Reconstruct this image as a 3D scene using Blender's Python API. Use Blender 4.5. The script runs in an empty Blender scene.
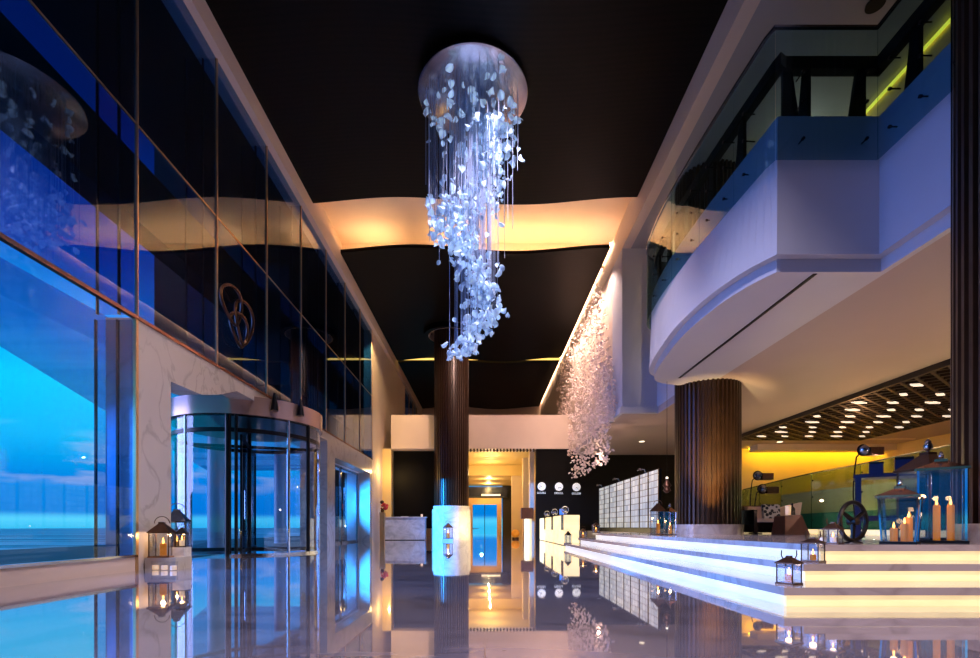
import bpy, bmesh, math, random
from mathutils import Vector, Matrix
random.seed(7)
S = bpy.context.scene
COL = S.collection
PI = math.pi
CX, HZ, F, ZC = 485.0, 527.0, 490.0, 0.70      # principal column, horizon row, focal length (px), eye height (m)

def at(u, Y):            # world X of image column u at depth Y
    return (u-CX)/F*Y
def zt(v, Y):            # world Z of image row v at depth Y
    return ZC+(HZ-v)/F*Y

# ------------------------------------------------------------------ materials
def lin(c):
    return tuple(((x/255)/12.92 if x/255 <= .04045 else ((x/255+.055)/1.055)**2.4) for x in c)
M = {}
def mat(name, rgb, rough=.5, metal=0., emis=None, estr=0., coat=0., trans=0., ior=1.5, spec=.5, noise=None, bump=None):
    m = bpy.data.materials.new(name); m.use_nodes = True
    nt = m.node_tree; b = nt.nodes['Principled BSDF']
    c = (*lin(rgb), 1)
    b.inputs['Base Color'].default_value = c
    b.inputs['Roughness'].default_value = rough
    b.inputs['Metallic'].default_value = metal
    b.inputs['IOR'].default_value = ior
    b.inputs['Specular IOR Level'].default_value = spec
    b.inputs['Coat Weight'].default_value = coat
    b.inputs['Coat Roughness'].default_value = .03
    b.inputs['Transmission Weight'].default_value = trans
    if emis:
        b.inputs['Emission Color'].default_value = (*lin(emis), 1)
        b.inputs['Emission Strength'].default_value = estr
    if noise or bump:
        tc = nt.nodes.new('ShaderNodeTexCoord')
        n = nt.nodes.new('ShaderNodeTexNoise')
        sc, amt = (noise or (6, .15))[:2]
        n.inputs['Scale'].default_value = sc; n.inputs['Detail'].default_value = 5
        nt.links.new(tc.outputs['Object'], n.inputs['Vector'])
        if noise:
            mx = nt.nodes.new('ShaderNodeMix'); mx.data_type = 'RGBA'; mx.blend_type = 'MULTIPLY'
            mx.inputs[0].default_value = 1
            mx.inputs[6].default_value = c
            cr = nt.nodes.new('ShaderNodeValToRGB')
            cr.color_ramp.elements[0].position = .3; cr.color_ramp.elements[0].color = (1-amt,)*3+(1,)
            cr.color_ramp.elements[1].position = .7; cr.color_ramp.elements[1].color = (1, 1, 1, 1)
            nt.links.new(n.outputs['Fac'], cr.inputs['Fac'])
            nt.links.new(cr.outputs['Color'], mx.inputs[7])
            nt.links.new(mx.outputs[2], b.inputs['Base Color'])
        if bump:
            bp = nt.nodes.new('ShaderNodeBump'); bp.inputs['Strength'].default_value = bump
            nt.links.new(n.outputs['Fac'], bp.inputs['Height'])
            nt.links.new(bp.outputs['Normal'], b.inputs['Normal'])
    M[name] = m
    return m

def marble(name, base, vein, scale=.6, rough=.1, coat=0., ior=1.5, spec=.5, tile=None, veinw=.06, cloud=.25):
    """veined stone: cloudy ground, thin dark veins, optional tile joints"""
    m = mat(name, base, rough, coat=coat, ior=ior, spec=spec)
    nt = m.node_tree; b = nt.nodes['Principled BSDF']; L = nt.links.new
    tc = nt.nodes.new('ShaderNodeTexCoord')
    n1 = nt.nodes.new('ShaderNodeTexNoise'); n1.inputs['Scale'].default_value = scale; n1.inputs['Detail'].default_value = 7
    n1.inputs['Distortion'].default_value = 1.4
    mp = nt.nodes.new('ShaderNodeMapping'); mp.inputs['Rotation'].default_value = (.3, .2, .6); mp.inputs['Scale'].default_value = (1, 2.1, 1.3)
    L(tc.outputs['Object'], mp.inputs['Vector']); L(mp.outputs['Vector'], n1.inputs['Vector'])
    s = nt.nodes.new('ShaderNodeMath'); s.operation = 'SUBTRACT'; s.inputs[1].default_value = .5; L(n1.outputs['Fac'], s.inputs[0])
    a = nt.nodes.new('ShaderNodeMath'); a.operation = 'ABSOLUTE'; L(s.outputs[0], a.inputs[0])
    r = nt.nodes.new('ShaderNodeMapRange'); r.inputs['From Min'].default_value = 0; r.inputs['From Max'].default_value = veinw
    r.inputs['To Min'].default_value = .65; r.inputs['To Max'].default_value = 0; L(a.outputs[0], r.inputs['Value'])
    n2 = nt.nodes.new('ShaderNodeTexNoise'); n2.inputs['Scale'].default_value = scale*1.7; n2.inputs['Detail'].default_value = 4
    L(tc.outputs['Object'], n2.inputs['Vector'])
    g = nt.nodes.new('ShaderNodeMath'); g.operation = 'MULTIPLY'; L(r.outputs[0], g.inputs[0]); L(n2.outputs['Fac'], g.inputs[1])
    c2 = nt.nodes.new('ShaderNodeMath'); c2.operation = 'MULTIPLY_ADD'; c2.inputs[1].default_value = cloud; L(n2.outputs['Fac'], c2.inputs[0]); L(g.outputs[0], c2.inputs[2])
    mx = nt.nodes.new('ShaderNodeMix'); mx.data_type = 'RGBA'
    mx.inputs[6].default_value = (*lin(base), 1); mx.inputs[7].default_value = (*lin(vein), 1)
    L(c2.outputs[0], mx.inputs[0])
    out = mx.outputs[2]
    if tile:
        br = nt.nodes.new('ShaderNodeTexBrick'); br.offset = 0; br.inputs['Scale'].default_value = 1
        br.inputs['Brick Width'].default_value = tile; br.inputs['Row Height'].default_value = tile
        br.inputs['Mortar Size'].default_value = .006; br.inputs['Mortar Smooth'].default_value = .1
        br.inputs['Color1'].default_value = (1, 1, 1, 1); br.inputs['Color2'].default_value = (.9, .9, .9, 1); br.inputs['Mortar'].default_value = (.55, .55, .55, 1)
        L(tc.outputs['Object'], br.inputs['Vector'])
        mm = nt.nodes.new('ShaderNodeMix'); mm.data_type = 'RGBA'; mm.blend_type = 'MULTIPLY'; mm.inputs[0].default_value = 1
        L(out, mm.inputs[6]); L(br.outputs['Color'], mm.inputs[7]); out = mm.outputs[2]
    L(out, b.inputs['Base Color'])
    return m

def glass(name, tint, ior=1.5, rough=0.):
    m = bpy.data.materials.new(name); m.use_nodes = True
    nt = m.node_tree; nt.nodes.clear()
    o = nt.nodes.new('ShaderNodeOutputMaterial'); mx = nt.nodes.new('ShaderNodeMixShader')
    t = nt.nodes.new('ShaderNodeBsdfTransparent'); t.inputs['Color'].default_value = (*tint, 1)
    g = nt.nodes.new('ShaderNodeBsdfGlossy'); g.inputs['Roughness'].default_value = rough; g.inputs['Color'].default_value = (.95, .97, 1, 1)
    f = nt.nodes.new('ShaderNodeFresnel'); f.inputs['IOR'].default_value = ior
    ge = nt.nodes.new('ShaderNodeNewGeometry'); mr = nt.nodes.new('ShaderNodeMapRange')   # same index from both sides of the thin sheet
    mr.inputs['To Min'].default_value = ior; mr.inputs['To Max'].default_value = 1/ior
    nt.links.new(ge.outputs['Backfacing'], mr.inputs['Value']); nt.links.new(mr.outputs[0], f.inputs['IOR'])
    nt.links.new(f.outputs[0], mx.inputs[0]); nt.links.new(t.outputs[0], mx.inputs[1]); nt.links.new(g.outputs[0], mx.inputs[2])
    nt.links.new(mx.outputs[0], o.inputs['Surface'])
    M[name] = m
    return m

marble('floor_marble', (176, 168, 180), (66, 60, 72), scale=.45, rough=.025, ior=1.5, spec=1.0, coat=1.0, tile=1.6, veinw=.05)
M['floor_marble'].node_tree.nodes['Principled BSDF'].inputs['Coat IOR'].default_value = 1.75
marble('stone_wall', (205, 198, 190), (140, 130, 122), scale=.5, rough=.25, veinw=.035)
marble('step_marble', (188, 182, 182), (130, 120, 120), scale=.8, rough=.12, coat=.3)
marble('white_marble', (225, 222, 220), (160, 158, 160), scale=.9, rough=.15)
marble('desk_marble', (150, 152, 170), (225, 225, 238), scale=1.6, rough=.2, veinw=.16, cloud=.5)
mat('cream', (226, 206, 188), .6, noise=(1.2, .05))
mat('soffit_grey', (165, 162, 164), .6, noise=(.8, .05))
mat('soffit', (186, 168, 162), .6, noise=(.8, .05))
mat('white_paint', (204, 203, 210), .5, noise=(1.0, .04))
mat('yellow_paint', (232, 205, 140), .6, noise=(1, .06))
mat('dark_wall', (5, 4, 4), .5, spec=.2, noise=(2, .3))
mat('dark_room', (38, 32, 28), .7, noise=(2, .2))
mat('dark_wood', (34, 22, 17), .45, noise=(3, .4))
mat('flute_wood', (58, 38, 24), .35, noise=(4, .4))
mat('dark_metal', (22, 22, 26), .3, .6, noise=(9, .2))
mat('black_rail', (14, 12, 12), .4, .2, noise=(9, .2))
mat('plate_satin', (205, 200, 205), .22, 1., noise=(3, .1))
mat('steel', (190, 190, 195), .15, 1., noise=(20, .1))
mat('chrome', (200, 205, 215), .06, 1., noise=(20, .05))
mat('silver', (165, 170, 185), .12, 1., noise=(20, .15))
mat('copper', (190, 140, 105), .2, 1., noise=(14, .2))
mat('bronze', (90, 62, 46), .3, .8, noise=(14, .25))
mat('copper_dark', (150, 105, 85), .25, .9, noise=(5, .3))
mat('gold_edge', (220, 180, 130), .3, .8, noise=(8, .1))
mat('mirror_bronze', (196, 160, 142), .22, .55, noise=(.6, .08))
mat('blue_lacquer', (9, 15, 52), .3, noise=(6, .2))
mat('black_gloss', (10, 10, 12), .25, noise=(6, .2))
mat('iron', (16, 15, 17), .45, .5, noise=(20, .3))
mat('brown_veneer', (92, 48, 26), .3, noise=(5, .3))
mat('upholstery', (225, 200, 185), .8, noise=(30, .1))
mat('wax', (190, 130, 40), .6, emis=(255, 145, 30), estr=.30, noise=(8, .1))
mat('white_wax', (245, 235, 220), .5, emis=(255, 200, 130), estr=.5, noise=(8, .1))
mat('flame', (255, 200, 120), .5, emis=(255, 170, 70), estr=9)
mat('red_petal', (205, 50, 45), .5, noise=(20, .2))
mat('sky_concrete', (70, 90, 120), .8, noise=(1, .2))
mat('terrace', (20, 34, 60), .5, noise=(1, .3))
mat('canopy', (200, 205, 215), .4, noise=(1, .1))
mat('led_warm', (255, 230, 190), .5, emis=(255, 198, 136), estr=36)
mat('led_pale', (255, 240, 220), .5, emis=(255, 205, 165), estr=30)
mat('led_yellow', (255, 235, 150), .5, emis=(255, 205, 30), estr=16)
mat('led_line', (255, 235, 150), .5, emis=(255, 226, 60), estr=1.3)
mat('gold_line', (255, 235, 150), .5, emis=(255, 205, 100), estr=1.6)
mat('lamp_white', (255, 250, 240), .5, emis=(255, 236, 214), estr=.85)
mat('downlight', (255, 250, 240), .5, emis=(255, 235, 200), estr=1.8)
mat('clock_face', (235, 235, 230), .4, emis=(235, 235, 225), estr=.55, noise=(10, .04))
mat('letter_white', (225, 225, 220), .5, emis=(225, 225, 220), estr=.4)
mat('screen_blue', (60, 120, 230), .3, emis=(50, 120, 240), estr=.8)
mat('door_blue', (30, 90, 190), .2, emis=(0, 90, 230), estr=.25, noise=(1, .3))

glass('pane_clear', (.88, .96, 1.0), 1.25)
glass('canopy_glass', (.55, .68, .85), 1.3)
glass('pane_dark', (.34, .58, .80), 1.55)
glass('pane_fin', (.62, .76, .90), 1.3)
glass('rail_glass', (.58, .75, .80), 1.4)
glass('drum_glass', (.86, .94, 1.0), 1.5)
glass('lantern_glass', (.88, .90, .93), 1.45)
glass('screen_glass', (.58, .72, .56), 1.3, .05)

# crystal petals: glass leaves, spotlit sparkle put into uneven emission
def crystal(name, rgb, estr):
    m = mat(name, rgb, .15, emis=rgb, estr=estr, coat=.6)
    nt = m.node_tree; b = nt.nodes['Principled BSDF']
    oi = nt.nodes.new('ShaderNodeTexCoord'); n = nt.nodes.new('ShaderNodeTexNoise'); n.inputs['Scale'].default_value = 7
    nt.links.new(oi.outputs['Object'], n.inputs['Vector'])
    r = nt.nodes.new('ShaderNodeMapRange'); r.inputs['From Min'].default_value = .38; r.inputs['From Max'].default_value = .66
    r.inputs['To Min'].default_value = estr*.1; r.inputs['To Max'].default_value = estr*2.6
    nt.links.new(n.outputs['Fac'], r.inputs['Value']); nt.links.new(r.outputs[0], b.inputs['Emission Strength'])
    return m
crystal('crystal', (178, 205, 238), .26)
mat('strand', (190, 205, 235), .2, .3, noise=(40, .3))
mat('art_petal', (255, 236, 226), .4, noise=(5, .1))

def onyx(name, rgb, estr, scale=1.2):
    m = mat(name, rgb, .3, emis=rgb, estr=estr)
    nt = m.node_tree; b = nt.nodes['Principled BSDF']
    tc = nt.nodes.new('ShaderNodeTexCoord'); n = nt.nodes.new('ShaderNodeTexNoise'); n.inputs['Scale'].default_value = scale; n.inputs['Detail'].default_value = 4
    mp = nt.nodes.new('ShaderNodeMapping'); mp.inputs['Scale'].default_value = (1, 1, 3)
    nt.links.new(tc.outputs['Object'], mp.inputs['Vector']); nt.links.new(mp.outputs['Vector'], n.inputs['Vector'])
    r = nt.nodes.new('ShaderNodeMapRange'); r.inputs['To Min'].default_value = estr*.55; r.inputs['To Max'].default_value = estr*1.4
    nt.links.new(n.outputs['Fac'], r.inputs['Value']); nt.links.new(r.outputs[0], b.inputs['Emission Strength'])
    return m
onyx('onyx_warm', (255, 230, 172), .80, 2.0)
onyx('onyx_cool', (244, 242, 238), .62, 2.0)
onyx('onyx_desk', (255, 232, 176), .9)
# shell screen tiles
def tilescreen(name):
    m = mat(name, (190, 196, 196), .4)
    nt = m.node_tree; b = nt.nodes['Principled BSDF']
    tc = nt.nodes.new('ShaderNodeTexCoord'); mp = nt.nodes.new('ShaderNodeMapping')
    mp.inputs['Rotation'].default_value = (0, 0, 0)
    sx = nt.nodes.new('ShaderNodeSeparateXYZ'); cb = nt.nodes.new('ShaderNodeCombineXYZ')
    nt.links.new(tc.outputs['Object'], sx.inputs[0]); nt.links.new(sx.outputs['Y'], cb.inputs['X']); nt.links.new(sx.outputs['Z'], cb.inputs['Y'])
    br = nt.nodes.new('ShaderNodeTexBrick'); br.offset = 0; br.inputs['Scale'].default_value = 1
    br.inputs['Brick Width'].default_value = .29; br.inputs['Row Height'].default_value = .22; br.inputs['Mortar Size'].default_value = .012
    br.inputs['Color1'].default_value = (*lin((205, 212, 210)), 1); br.inputs['Color2'].default_value = (*lin((160, 172, 180)), 1); br.inputs['Mortar'].default_value = (*lin((95, 92, 84)), 1)
    nt.links.new(cb.outputs[0], br.inputs['Vector'])
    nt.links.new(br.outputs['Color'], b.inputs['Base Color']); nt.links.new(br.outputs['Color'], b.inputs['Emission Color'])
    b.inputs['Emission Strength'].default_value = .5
tilescreen('shell_tiles')
# patterned cushion
def cushion_mat():
    m = mat('cushion_pattern', (120, 120, 130), .8)
    nt = m.node_tree; b = nt.nodes['Principled BSDF']
    tc = nt.nodes.new('ShaderNodeTexCoord'); v = nt.nodes.new('ShaderNodeTexVoronoi'); v.inputs['Scale'].default_value = 9
    nt.links.new(tc.outputs['Object'], v.inputs['Vector'])
    cr = nt.nodes.new('ShaderNodeValToRGB'); cr.color_ramp.interpolation = 'CONSTANT'
    cr.color_ramp.elements[0].color = (.03, .035, .06, 1); cr.color_ramp.elements[1].position = .45; cr.color_ramp.elements[1].color = (.6, .6, .66, 1)
    nt.links.new(v.outputs['Distance'], cr.inputs['Fac']); nt.links.new(cr.outputs[0], b.inputs['Base Color'])
cushion_mat()
# black ceiling with fine slats
def slat_mat():
    m = mat('black_slats', (20, 14, 13), .5, spec=.12)
    nt = m.node_tree; b = nt.nodes['Principled BSDF']
    tc = nt.nodes.new('ShaderNodeTexCoord'); w = nt.nodes.new('ShaderNodeTexWave'); w.bands_direction = 'Y'
    w.inputs['Scale'].default_value = 2.2; w.inputs['Distortion'].default_value = .6
    nt.links.new(tc.outputs['Object'], w.inputs['Vector'])
    mx = nt.nodes.new('ShaderNodeMix'); mx.data_type = 'RGBA'; mx.inputs[6].default_value = (*lin((1, 1, 1)), 1); mx.inputs[7].default_value = (*lin((12, 6, 6)), 1)
    nt.links.new(w.outputs['Fac'], mx.inputs[0]); nt.links.new(mx.outputs[2], b.inputs['Base Color'])
slat_mat()
def sea_mat():
    m = mat('sea', (6, 40, 90), .3, spec=.4)
    nt = m.node_tree; b = nt.nodes['Principled BSDF']
    tc = nt.nodes.new('ShaderNodeTexCoord'); mp = nt.nodes.new('ShaderNodeMapping'); mp.inputs['Scale'].default_value = (.12, .5, 1)
    n = nt.nodes.new('ShaderNodeTexNoise'); n.inputs['Scale'].default_value = .5; n.inputs['Detail'].default_value = 6
    bp = nt.nodes.new('ShaderNodeBump'); bp.inputs['Strength'].default_value = .25; bp.inputs['Distance'].default_value = .5
    nt.links.new(tc.outputs['Object'], mp.inputs[0]); nt.links.new(mp.outputs[0], n.inputs[0]); nt.links.new(n.outputs['Fac'], bp.inputs['Height']); nt.links.new(bp.outputs[0], b.inputs['Normal'])
    m2 = nt.nodes.new('ShaderNodeMapping'); m2.inputs['Rotation'].default_value = (0, 0, PI/4); m2.inputs['Scale'].default_value = (.012, .14, 1)
    n2 = nt.nodes.new('ShaderNodeTexNoise'); n2.inputs['Scale'].default_value = 1; n2.inputs['Detail'].default_value = 6
    cr = nt.nodes.new('ShaderNodeValToRGB'); cr.color_ramp.elements[0].position = .42; cr.color_ramp.elements[0].color = (*lin((4, 60, 130)), 1)
    cr.color_ramp.elements[1].position = .53; cr.color_ramp.elements[1].color = (*lin((215, 245, 250)), 1)
    nt.links.new(tc.outputs['Object'], m2.inputs[0]); nt.links.new(m2.outputs[0], n2.inputs[0]); nt.links.new(n2.outputs['Fac'], cr.inputs['Fac']); nt.links.new(cr.outputs[0], b.inputs['Base Color'])
sea_mat()

# ------------------------------------------------------------------ mesh builder
class MB:
    def __init__(s): s.v = []; s.f = []
    def add(s, vs, fs):
        o = len(s.v); s.v += [tuple(p) for p in vs]; s.f += [tuple(i+o for i in f) for f in fs]; return s
    def box(s, x0, x1, y0, y1, z0, z1):
        if x0 > x1: x0, x1 = x1, x0
        if y0 > y1: y0, y1 = y1, y0
        if z0 > z1: z0, z1 = z1, z0
        return s.add([(x0,y0,z0),(x1,y0,z0),(x1,y1,z0),(x0,y1,z0),(x0,y0,z1),(x1,y0,z1),(x1,y1,z1),(x0,y1,z1)],
              [(0,3,2,1),(4,5,6,7),(0,1,5,4),(1,2,6,5),(2,3,7,6),(3,0,4,7)])
    def prism(s, pts, z0, z1):           # polygon in XY extruded in Z (CCW)
        n = len(pts)
        vs = [(x,y,z0) for x,y in pts]+[(x,y,z1) for x,y in pts]
        fs = [tuple(range(n-1,-1,-1)), tuple(range(n,2*n))]+[(i,(i+1)%n,n+(i+1)%n,n+i) for i in range(n)]
        return s.add(vs, fs)
    def prism_x(s, pts, x0, x1):         # polygon in YZ extruded in X
        n = len(pts)
        vs = [(x0,y,z) for y,z in pts]+[(x1,y,z) for y,z in pts]
        fs = [tuple(range(n-1,-1,-1)), tuple(range(n,2*n))]+[(i,(i+1)%n,n+(i+1)%n,n+i) for i in range(n)]
        return s.add(vs, fs)
    def frustum(s, c, a0, b0, a1, b1, z0, z1, rot=0):   # rectangular, half sizes
        vs = []
        for a,b,z in ((a0,b0,z0),(a1,b1,z1)):
            for sx,sy in ((-1,-1),(1,-1),(1,1),(-1,1)):
                x,y = sx*a, sy*b
                vs.append((c[0]+x*math.cos(rot)-y*math.sin(rot), c[1]+x*math.sin(rot)+y*math.cos(rot), z))
        return s.add(vs, [(0,3,2,1),(4,5,6,7),(0,1,5,4),(1,2,6,5),(2,3,7,6),(3,0,4,7)])
    def lathe(s, c, prof, n=24, cap=True):  # prof: (r,z) bottom to top
        vs = []; fs = []
        for r,z in prof:
            for i in range(n):
                a = 2*PI*i/n; vs.append((c[0]+r*math.cos(a), c[1]+r*math.sin(a), c[2]+z))
        for k in range(len(prof)-1):
            for i in range(n):
                j=(i+1)%n; fs.append((k*n+i,k*n+j,(k+1)*n+j,(k+1)*n+i))
        if cap:
            fs.append(tuple(range(n-1,-1,-1))); o=(len(prof)-1)*n; fs.append(tuple(range(o,o+n)))
        return s.add(vs, fs)
    def tube(s, pts, r, n=8, closed=False):
        pts = [Vector(p) for p in pts]; m = len(pts); vs = []; fs = []
        up = None
        for k,p in enumerate(pts):
            if closed: d = pts[(k+1)%m]-pts[k-1]
            else: d = pts[min(k+1,m-1)]-pts[max(k-1,0)]
            d.normalize()
            if up is None:
                up = Vector((0,0,1)) if abs(d.z)<.9 else Vector((1,0,0))
            a = d.cross(up); a.normalize(); b = a.cross(d); b.normalize(); up = b
            rr = r[k] if isinstance(r,(list,tuple)) else r
            for i in range(n):
                t = 2*PI*i/n; vs.append(p+a*(rr*math.cos(t))+b*(rr*math.sin(t)))
        K = m if closed else m-1
        for k in range(K):
            k2=(k+1)%m
            for i in range(n):
                j=(i+1)%n; fs.append((k*n+i,k*n+j,k2*n+j,k2*n+i))
        if not closed:
            fs.append(tuple(range(n-1,-1,-1))); fs.append(tuple(range((m-1)*n,m*n)))
        return s.add(vs, fs)
    def ball(s, c, r, n=14, sz=1.):
        prof = [(r*math.sin(PI*(k+.02)/(8.04)), -r*sz*math.cos(PI*(k+.02)/8.04)) for k in range(9)]
        return s.lathe(c, prof, n)
    def build(s, name, m, parent=None, smooth=False):
        me = bpy.data.meshes.new(name); me.from_pydata(s.v, [], s.f)
        bm = bmesh.new(); bm.from_mesh(me); bmesh.ops.recalc_face_normals(bm, faces=bm.faces); bm.to_mesh(me); bm.free()
        me.materials.append(M[m] if isinstance(m, str) else m)
        if smooth:
            for p in me.polygons: p.use_smooth = True
            try: me.set_sharp_from_angle(angle=math.radians(40))
            except Exception: pass
        me.update()
        o = bpy.data.objects.new(name, me); COL.objects.link(o)
        if parent:
            o.parent = parent
            o.matrix_parent_inverse = Matrix.Translation(-Vector(parent_loc(parent)))
        return o
def parent_loc(p):
    l = Vector(p.location)
    return l
def tag(o, label, cat, group=None, kind=None):
    o['label'] = label; o['category'] = cat
    if group: o['group'] = group
    if kind: o['kind'] = kind
    return o
def empty(name, loc, label, cat, group=None, kind=None):
    o = bpy.data.objects.new(name, None); COL.objects.link(o); o.location = loc; o.empty_display_size = .1
    return tag(o, label, cat, group, kind)
def struct(name, mb, m, label, cat, smooth=False):
    return tag(mb.build(name, m, None, smooth), label, cat, kind='structure')

# ------------------------------------------------------------------ dimensions
XL, XR = -5.57, 4.79
ZS, ZH = 10.42, 10.96            # underside of the side trims / black ceiling
ZG, ZU, ZF = 4.63, 6.92, .51     # ground soffit, upper floor, lounge platform
YB = 26.6                        # reception wall / beam
P = 2.333                        # curtain wall pitch
MY = [7.84+P*k for k in range(-7, 8)]   # mullion depths
ZSILL, ZT1, ZT2 = .22, 4.05, 7.15

# ------------------------------------------------------------------ setting: shell
struct('floor', MB().box(-6.6, 20, -9, 46, -.2, 0), 'floor_marble', 'polished veined marble floor of the lobby mirroring the windows', 'floor')
struct('floor_terrace', MB().box(-16, -6.6, -12, 44, -.25, -.06), 'terrace', 'dark terrace paving outside the left windows', 'floor')
struct('ground_sea', MB().box(-900, -16, -300, 1500, -3, -2.4), 'sea', 'streaky blue evening sea outside the left windows', 'sea')

struct('wall_back', MB().box(-6, 19.5, -9.3, -9, 0, 13), 'dark_wall', 'dark wall behind the viewer', 'wall')
struct('wall_right', MB().box(19.5, 19.8, -9, 46, 0, 7), 'yellow_paint', 'warm yellow wall on the far right of the lounge', 'wall')
# left wall: sill, stone portal, cream end
struct('trim_1', MB().box(XL-.25, XL, -9, 7.84, 0, ZSILL), 'cream', 'low cream sill under the left windows', 'sill')
portal = [(7.84,0),(7.84,ZT1),(24.15,ZT1),(24.15,0),(23.7,0),(23.7,3.32),(18.2,3.28),(18.2,0),(17.3,0),(17.3,3.75),(11.0,3.75),(10.2,3.45),(9.64,3.3),(8.69,3.28),(8.69,0)]
struct('wall_left', MB().prism_x(portal, XL-.5, XL), 'stone_wall', 'pale marble portal wall around the revolving door', 'wall')
struct('trim_2', MB().box(XL-.03, XL+.015, 7.80, 7.86, 0, ZT1), 'gold_edge', 'pale metal corner strip at the start of the marble portal', 'trim')
struct('trim_3', MB().box(XL-.05, XL+.02, -9, 24.2, ZT1-.03, ZT1+.03), 'copper_dark', 'copper toned transom rail above the lower windows and marble portal', 'trim')
struct('wall_left_end', MB().box(XL-.4, XL, 24.15, 34.0, 0, ZS), 'cream', 'cream wall past the last left window', 'wall')
struct('wall_left_far', MB().box(XL-.4, XL, 40.0, 42.6, 0, ZS).box(XL-.4, XL, 34, 40, 0, 7.0), 'cream', 'cream wall beside the far high window', 'wall')
struct('trim_4', MB().box(XL-.4, XL+.16, -9, 42.4, ZS, ZH+.15), 'cream', 'cream cornice band along the top of the left glass wall', 'cornice')
struct('trim_5', MB().box(XR, XR+.3, -9, 42.4, ZS, ZH+.5), 'cream', 'cream cornice band along the right edge of the black ceiling', 'cornice')
# far end
struct('wall_far', MB().box(XL-.4, XR+2, 42.4, 42.8, 4.4, 13), 'cream', 'cream far wall above the corridor', 'wall')
struct('trim_6', MB().box(-5.1, 4.79, YB, YB+1.0, 4.95, 6.78), 'cream', 'plain cream beam across the end of the lobby', 'beam')
struct('wall_left_return', MB().box(XL, -5.1, YB, YB+.5, 0, 4.95), 'yellow_paint', 'narrow golden wall return at the end of the left wall', 'wall')
struct('wall_recess', MB().box(-5.1, -2.0, YB+.8, YB+1.0, 0, 4.95), 'dark_wall', 'black recess wall behind the marble concierge desk', 'wall')
struct('baseboard_recess', MB().box(-3.4, -2.0, YB+.74, YB+.8, 0, .62), 'gold_edge', 'pale gold low panel right of the concierge desk', 'baseboard')
# reception back wall
struct('wall_reception', MB().box(2.77, 12.9, YB+.1, YB+.4, 0, 4.95), 'dark_wall', 'black reception wall carrying three round clocks', 'wall')
struct('ceiling_corridor', MB().box(-2.2, 3.4, YB+1.0, 34, 4.95, 5.1).box(-2.2, 3.4, 34, 42.6, 4.25, 4.5).box(-2.2, 3.4, 33.8, 34, 4.25, 5.0), 'yellow_paint', 'golden stepped ceiling of the far corridor', 'ceiling')
struct('wall_corridor', MB().box(-2.3, -2.0, YB+1.0, 42.5, 0, 5.0), 'yellow_paint', 'golden left wall of the far corridor', 'wall')
struct('wall_corridor_end', MB().box(-2.2, -1.50, 42.0, 42.3, 0, 4.4).box(1.5, 4, 42.0, 42.3, 0, 4.4).box(-1.5, 1.5, 42, 42.3, 3.18, 3.3), 'dark_room', 'dark end wall around the corridor door', 'wall')
struct('wall_corridor_right', MB().box(3.4, 3.6, 30.0, 42, 0, 5.0), 'yellow_paint', 'golden right wall of the far corridor', 'wall')
for k, (x0, x1, y0, y1, w) in enumerate([(1.87, 2.64, 34, 34.8, 'first'), (2.33, 2.86, 30, 30.8, 'second'), (2.52, 2.78, 27.6, 28.3, 'third')]):
    struct('wall_pier', MB().box(x0, x1, y0, y1, 0, 4.95 if y0 < 34 else 4.8), 'cream', 'pale stone pier, %s from the back along the corridor right side' % w, 'pier')

# upper shell
struct('ceiling_recess', MB().box(XL-.4, XR+.6, 14.5, 21, 12.1, 12.3).box(XL-.4, XR+.6, 19.7, 19.9, 11.2, 12.1), 'cream', 'cream lit cove between the two black ceiling waves', 'ceiling')
struct('wall_recess_side', MB().box(XL-.4, XL-.2, 14.5, 20, ZH, 12.2).box(XR+.3, XR+.5, 14.5, 20, ZH, 12.2).box(XL-.4, XR+.6, 14.3, 14.5, ZH+.3, 12.3), 'cream', 'cream side wall of the lit ceiling cove', 'wall')

def wave(x): return .12*math.cos(2*PI*(x+2.7)/7.5)
def wavepanel(name, x0, x1, y0, y1, z, label, hole=None, dip=0):
    nx, ny = 60, max(8, int((y1-y0)/.25))
    mb = MB(); vs = []; fs = []
    for j in range(ny+1):
        y = y0+(y1-y0)*j/ny
        e = math.sin(PI*j/ny)
        for i in range(nx+1):
            x = x0+(x1-x0)*i/nx
            vs.append((x, y, z+wave(x)-dip*e))
    n1 = len(vs)
    vs += [(a,b,c+.12) for a,b,c in vs]
    W = nx+1
    keep = set()
    for j in range(ny):
        for i in range(nx):
            if hole:
                cx = x0+(x1-x0)*(i+.5)/nx; cy = y0+(y1-y0)*(j+.5)/ny
                if any(math.hypot(cx-h[0], cy-h[1]) < h[2] for h in hole): continue
            keep.add((i,j))
    for i,j in keep:
        a=j*W+i; fs.append((a,a+W,a+W+1,a+1)); fs.append((n1+a,n1+a+1,n1+a+W+1,n1+a+W))
        for (di,dj,p,q) in ((-1,0,a,a+W),(1,0,a+1,a+W+1),(0,-1,a,a+1),(0,1,a+W,a+W+1)):
            if (i+di,j+dj) not in keep: fs.append((p,q,n1+q,n1+p))
    mb.add(vs, fs)
    return struct(name, mb, 'black_slats', label, 'ceiling')
CFX, CFY = at(451.5, 26.1), 26.1        # fluted lobby column
CGX, CGY = -1.45, 37.0
wavepanel('ceiling_front', XL+.1, XR, -9, 15.42, ZH, 'flat black ceiling above the front of the lobby')
wavepanel('ceiling_middle', XL+.2, XR-.14, 18.2, 30.0, ZH, 'wavy black slatted ceiling panel in the middle of the lobby', hole=[(CFX, CFY, 1.25)])
wavepanel('ceiling_rear', XL+.2, XR-.14, 30.35, 42.2, ZH, 'wavy black slatted ceiling panel at the far end')
struct('ceiling_top', MB().box(XL-.4, XR+.6, 20, 43, 12.3, 12.5), 'dark_room', 'dark void above the black ceiling panels', 'ceiling')
def led(name, mb, m, label): return tag(mb.build(name, m), label, 'light strip', kind='structure')
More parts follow.
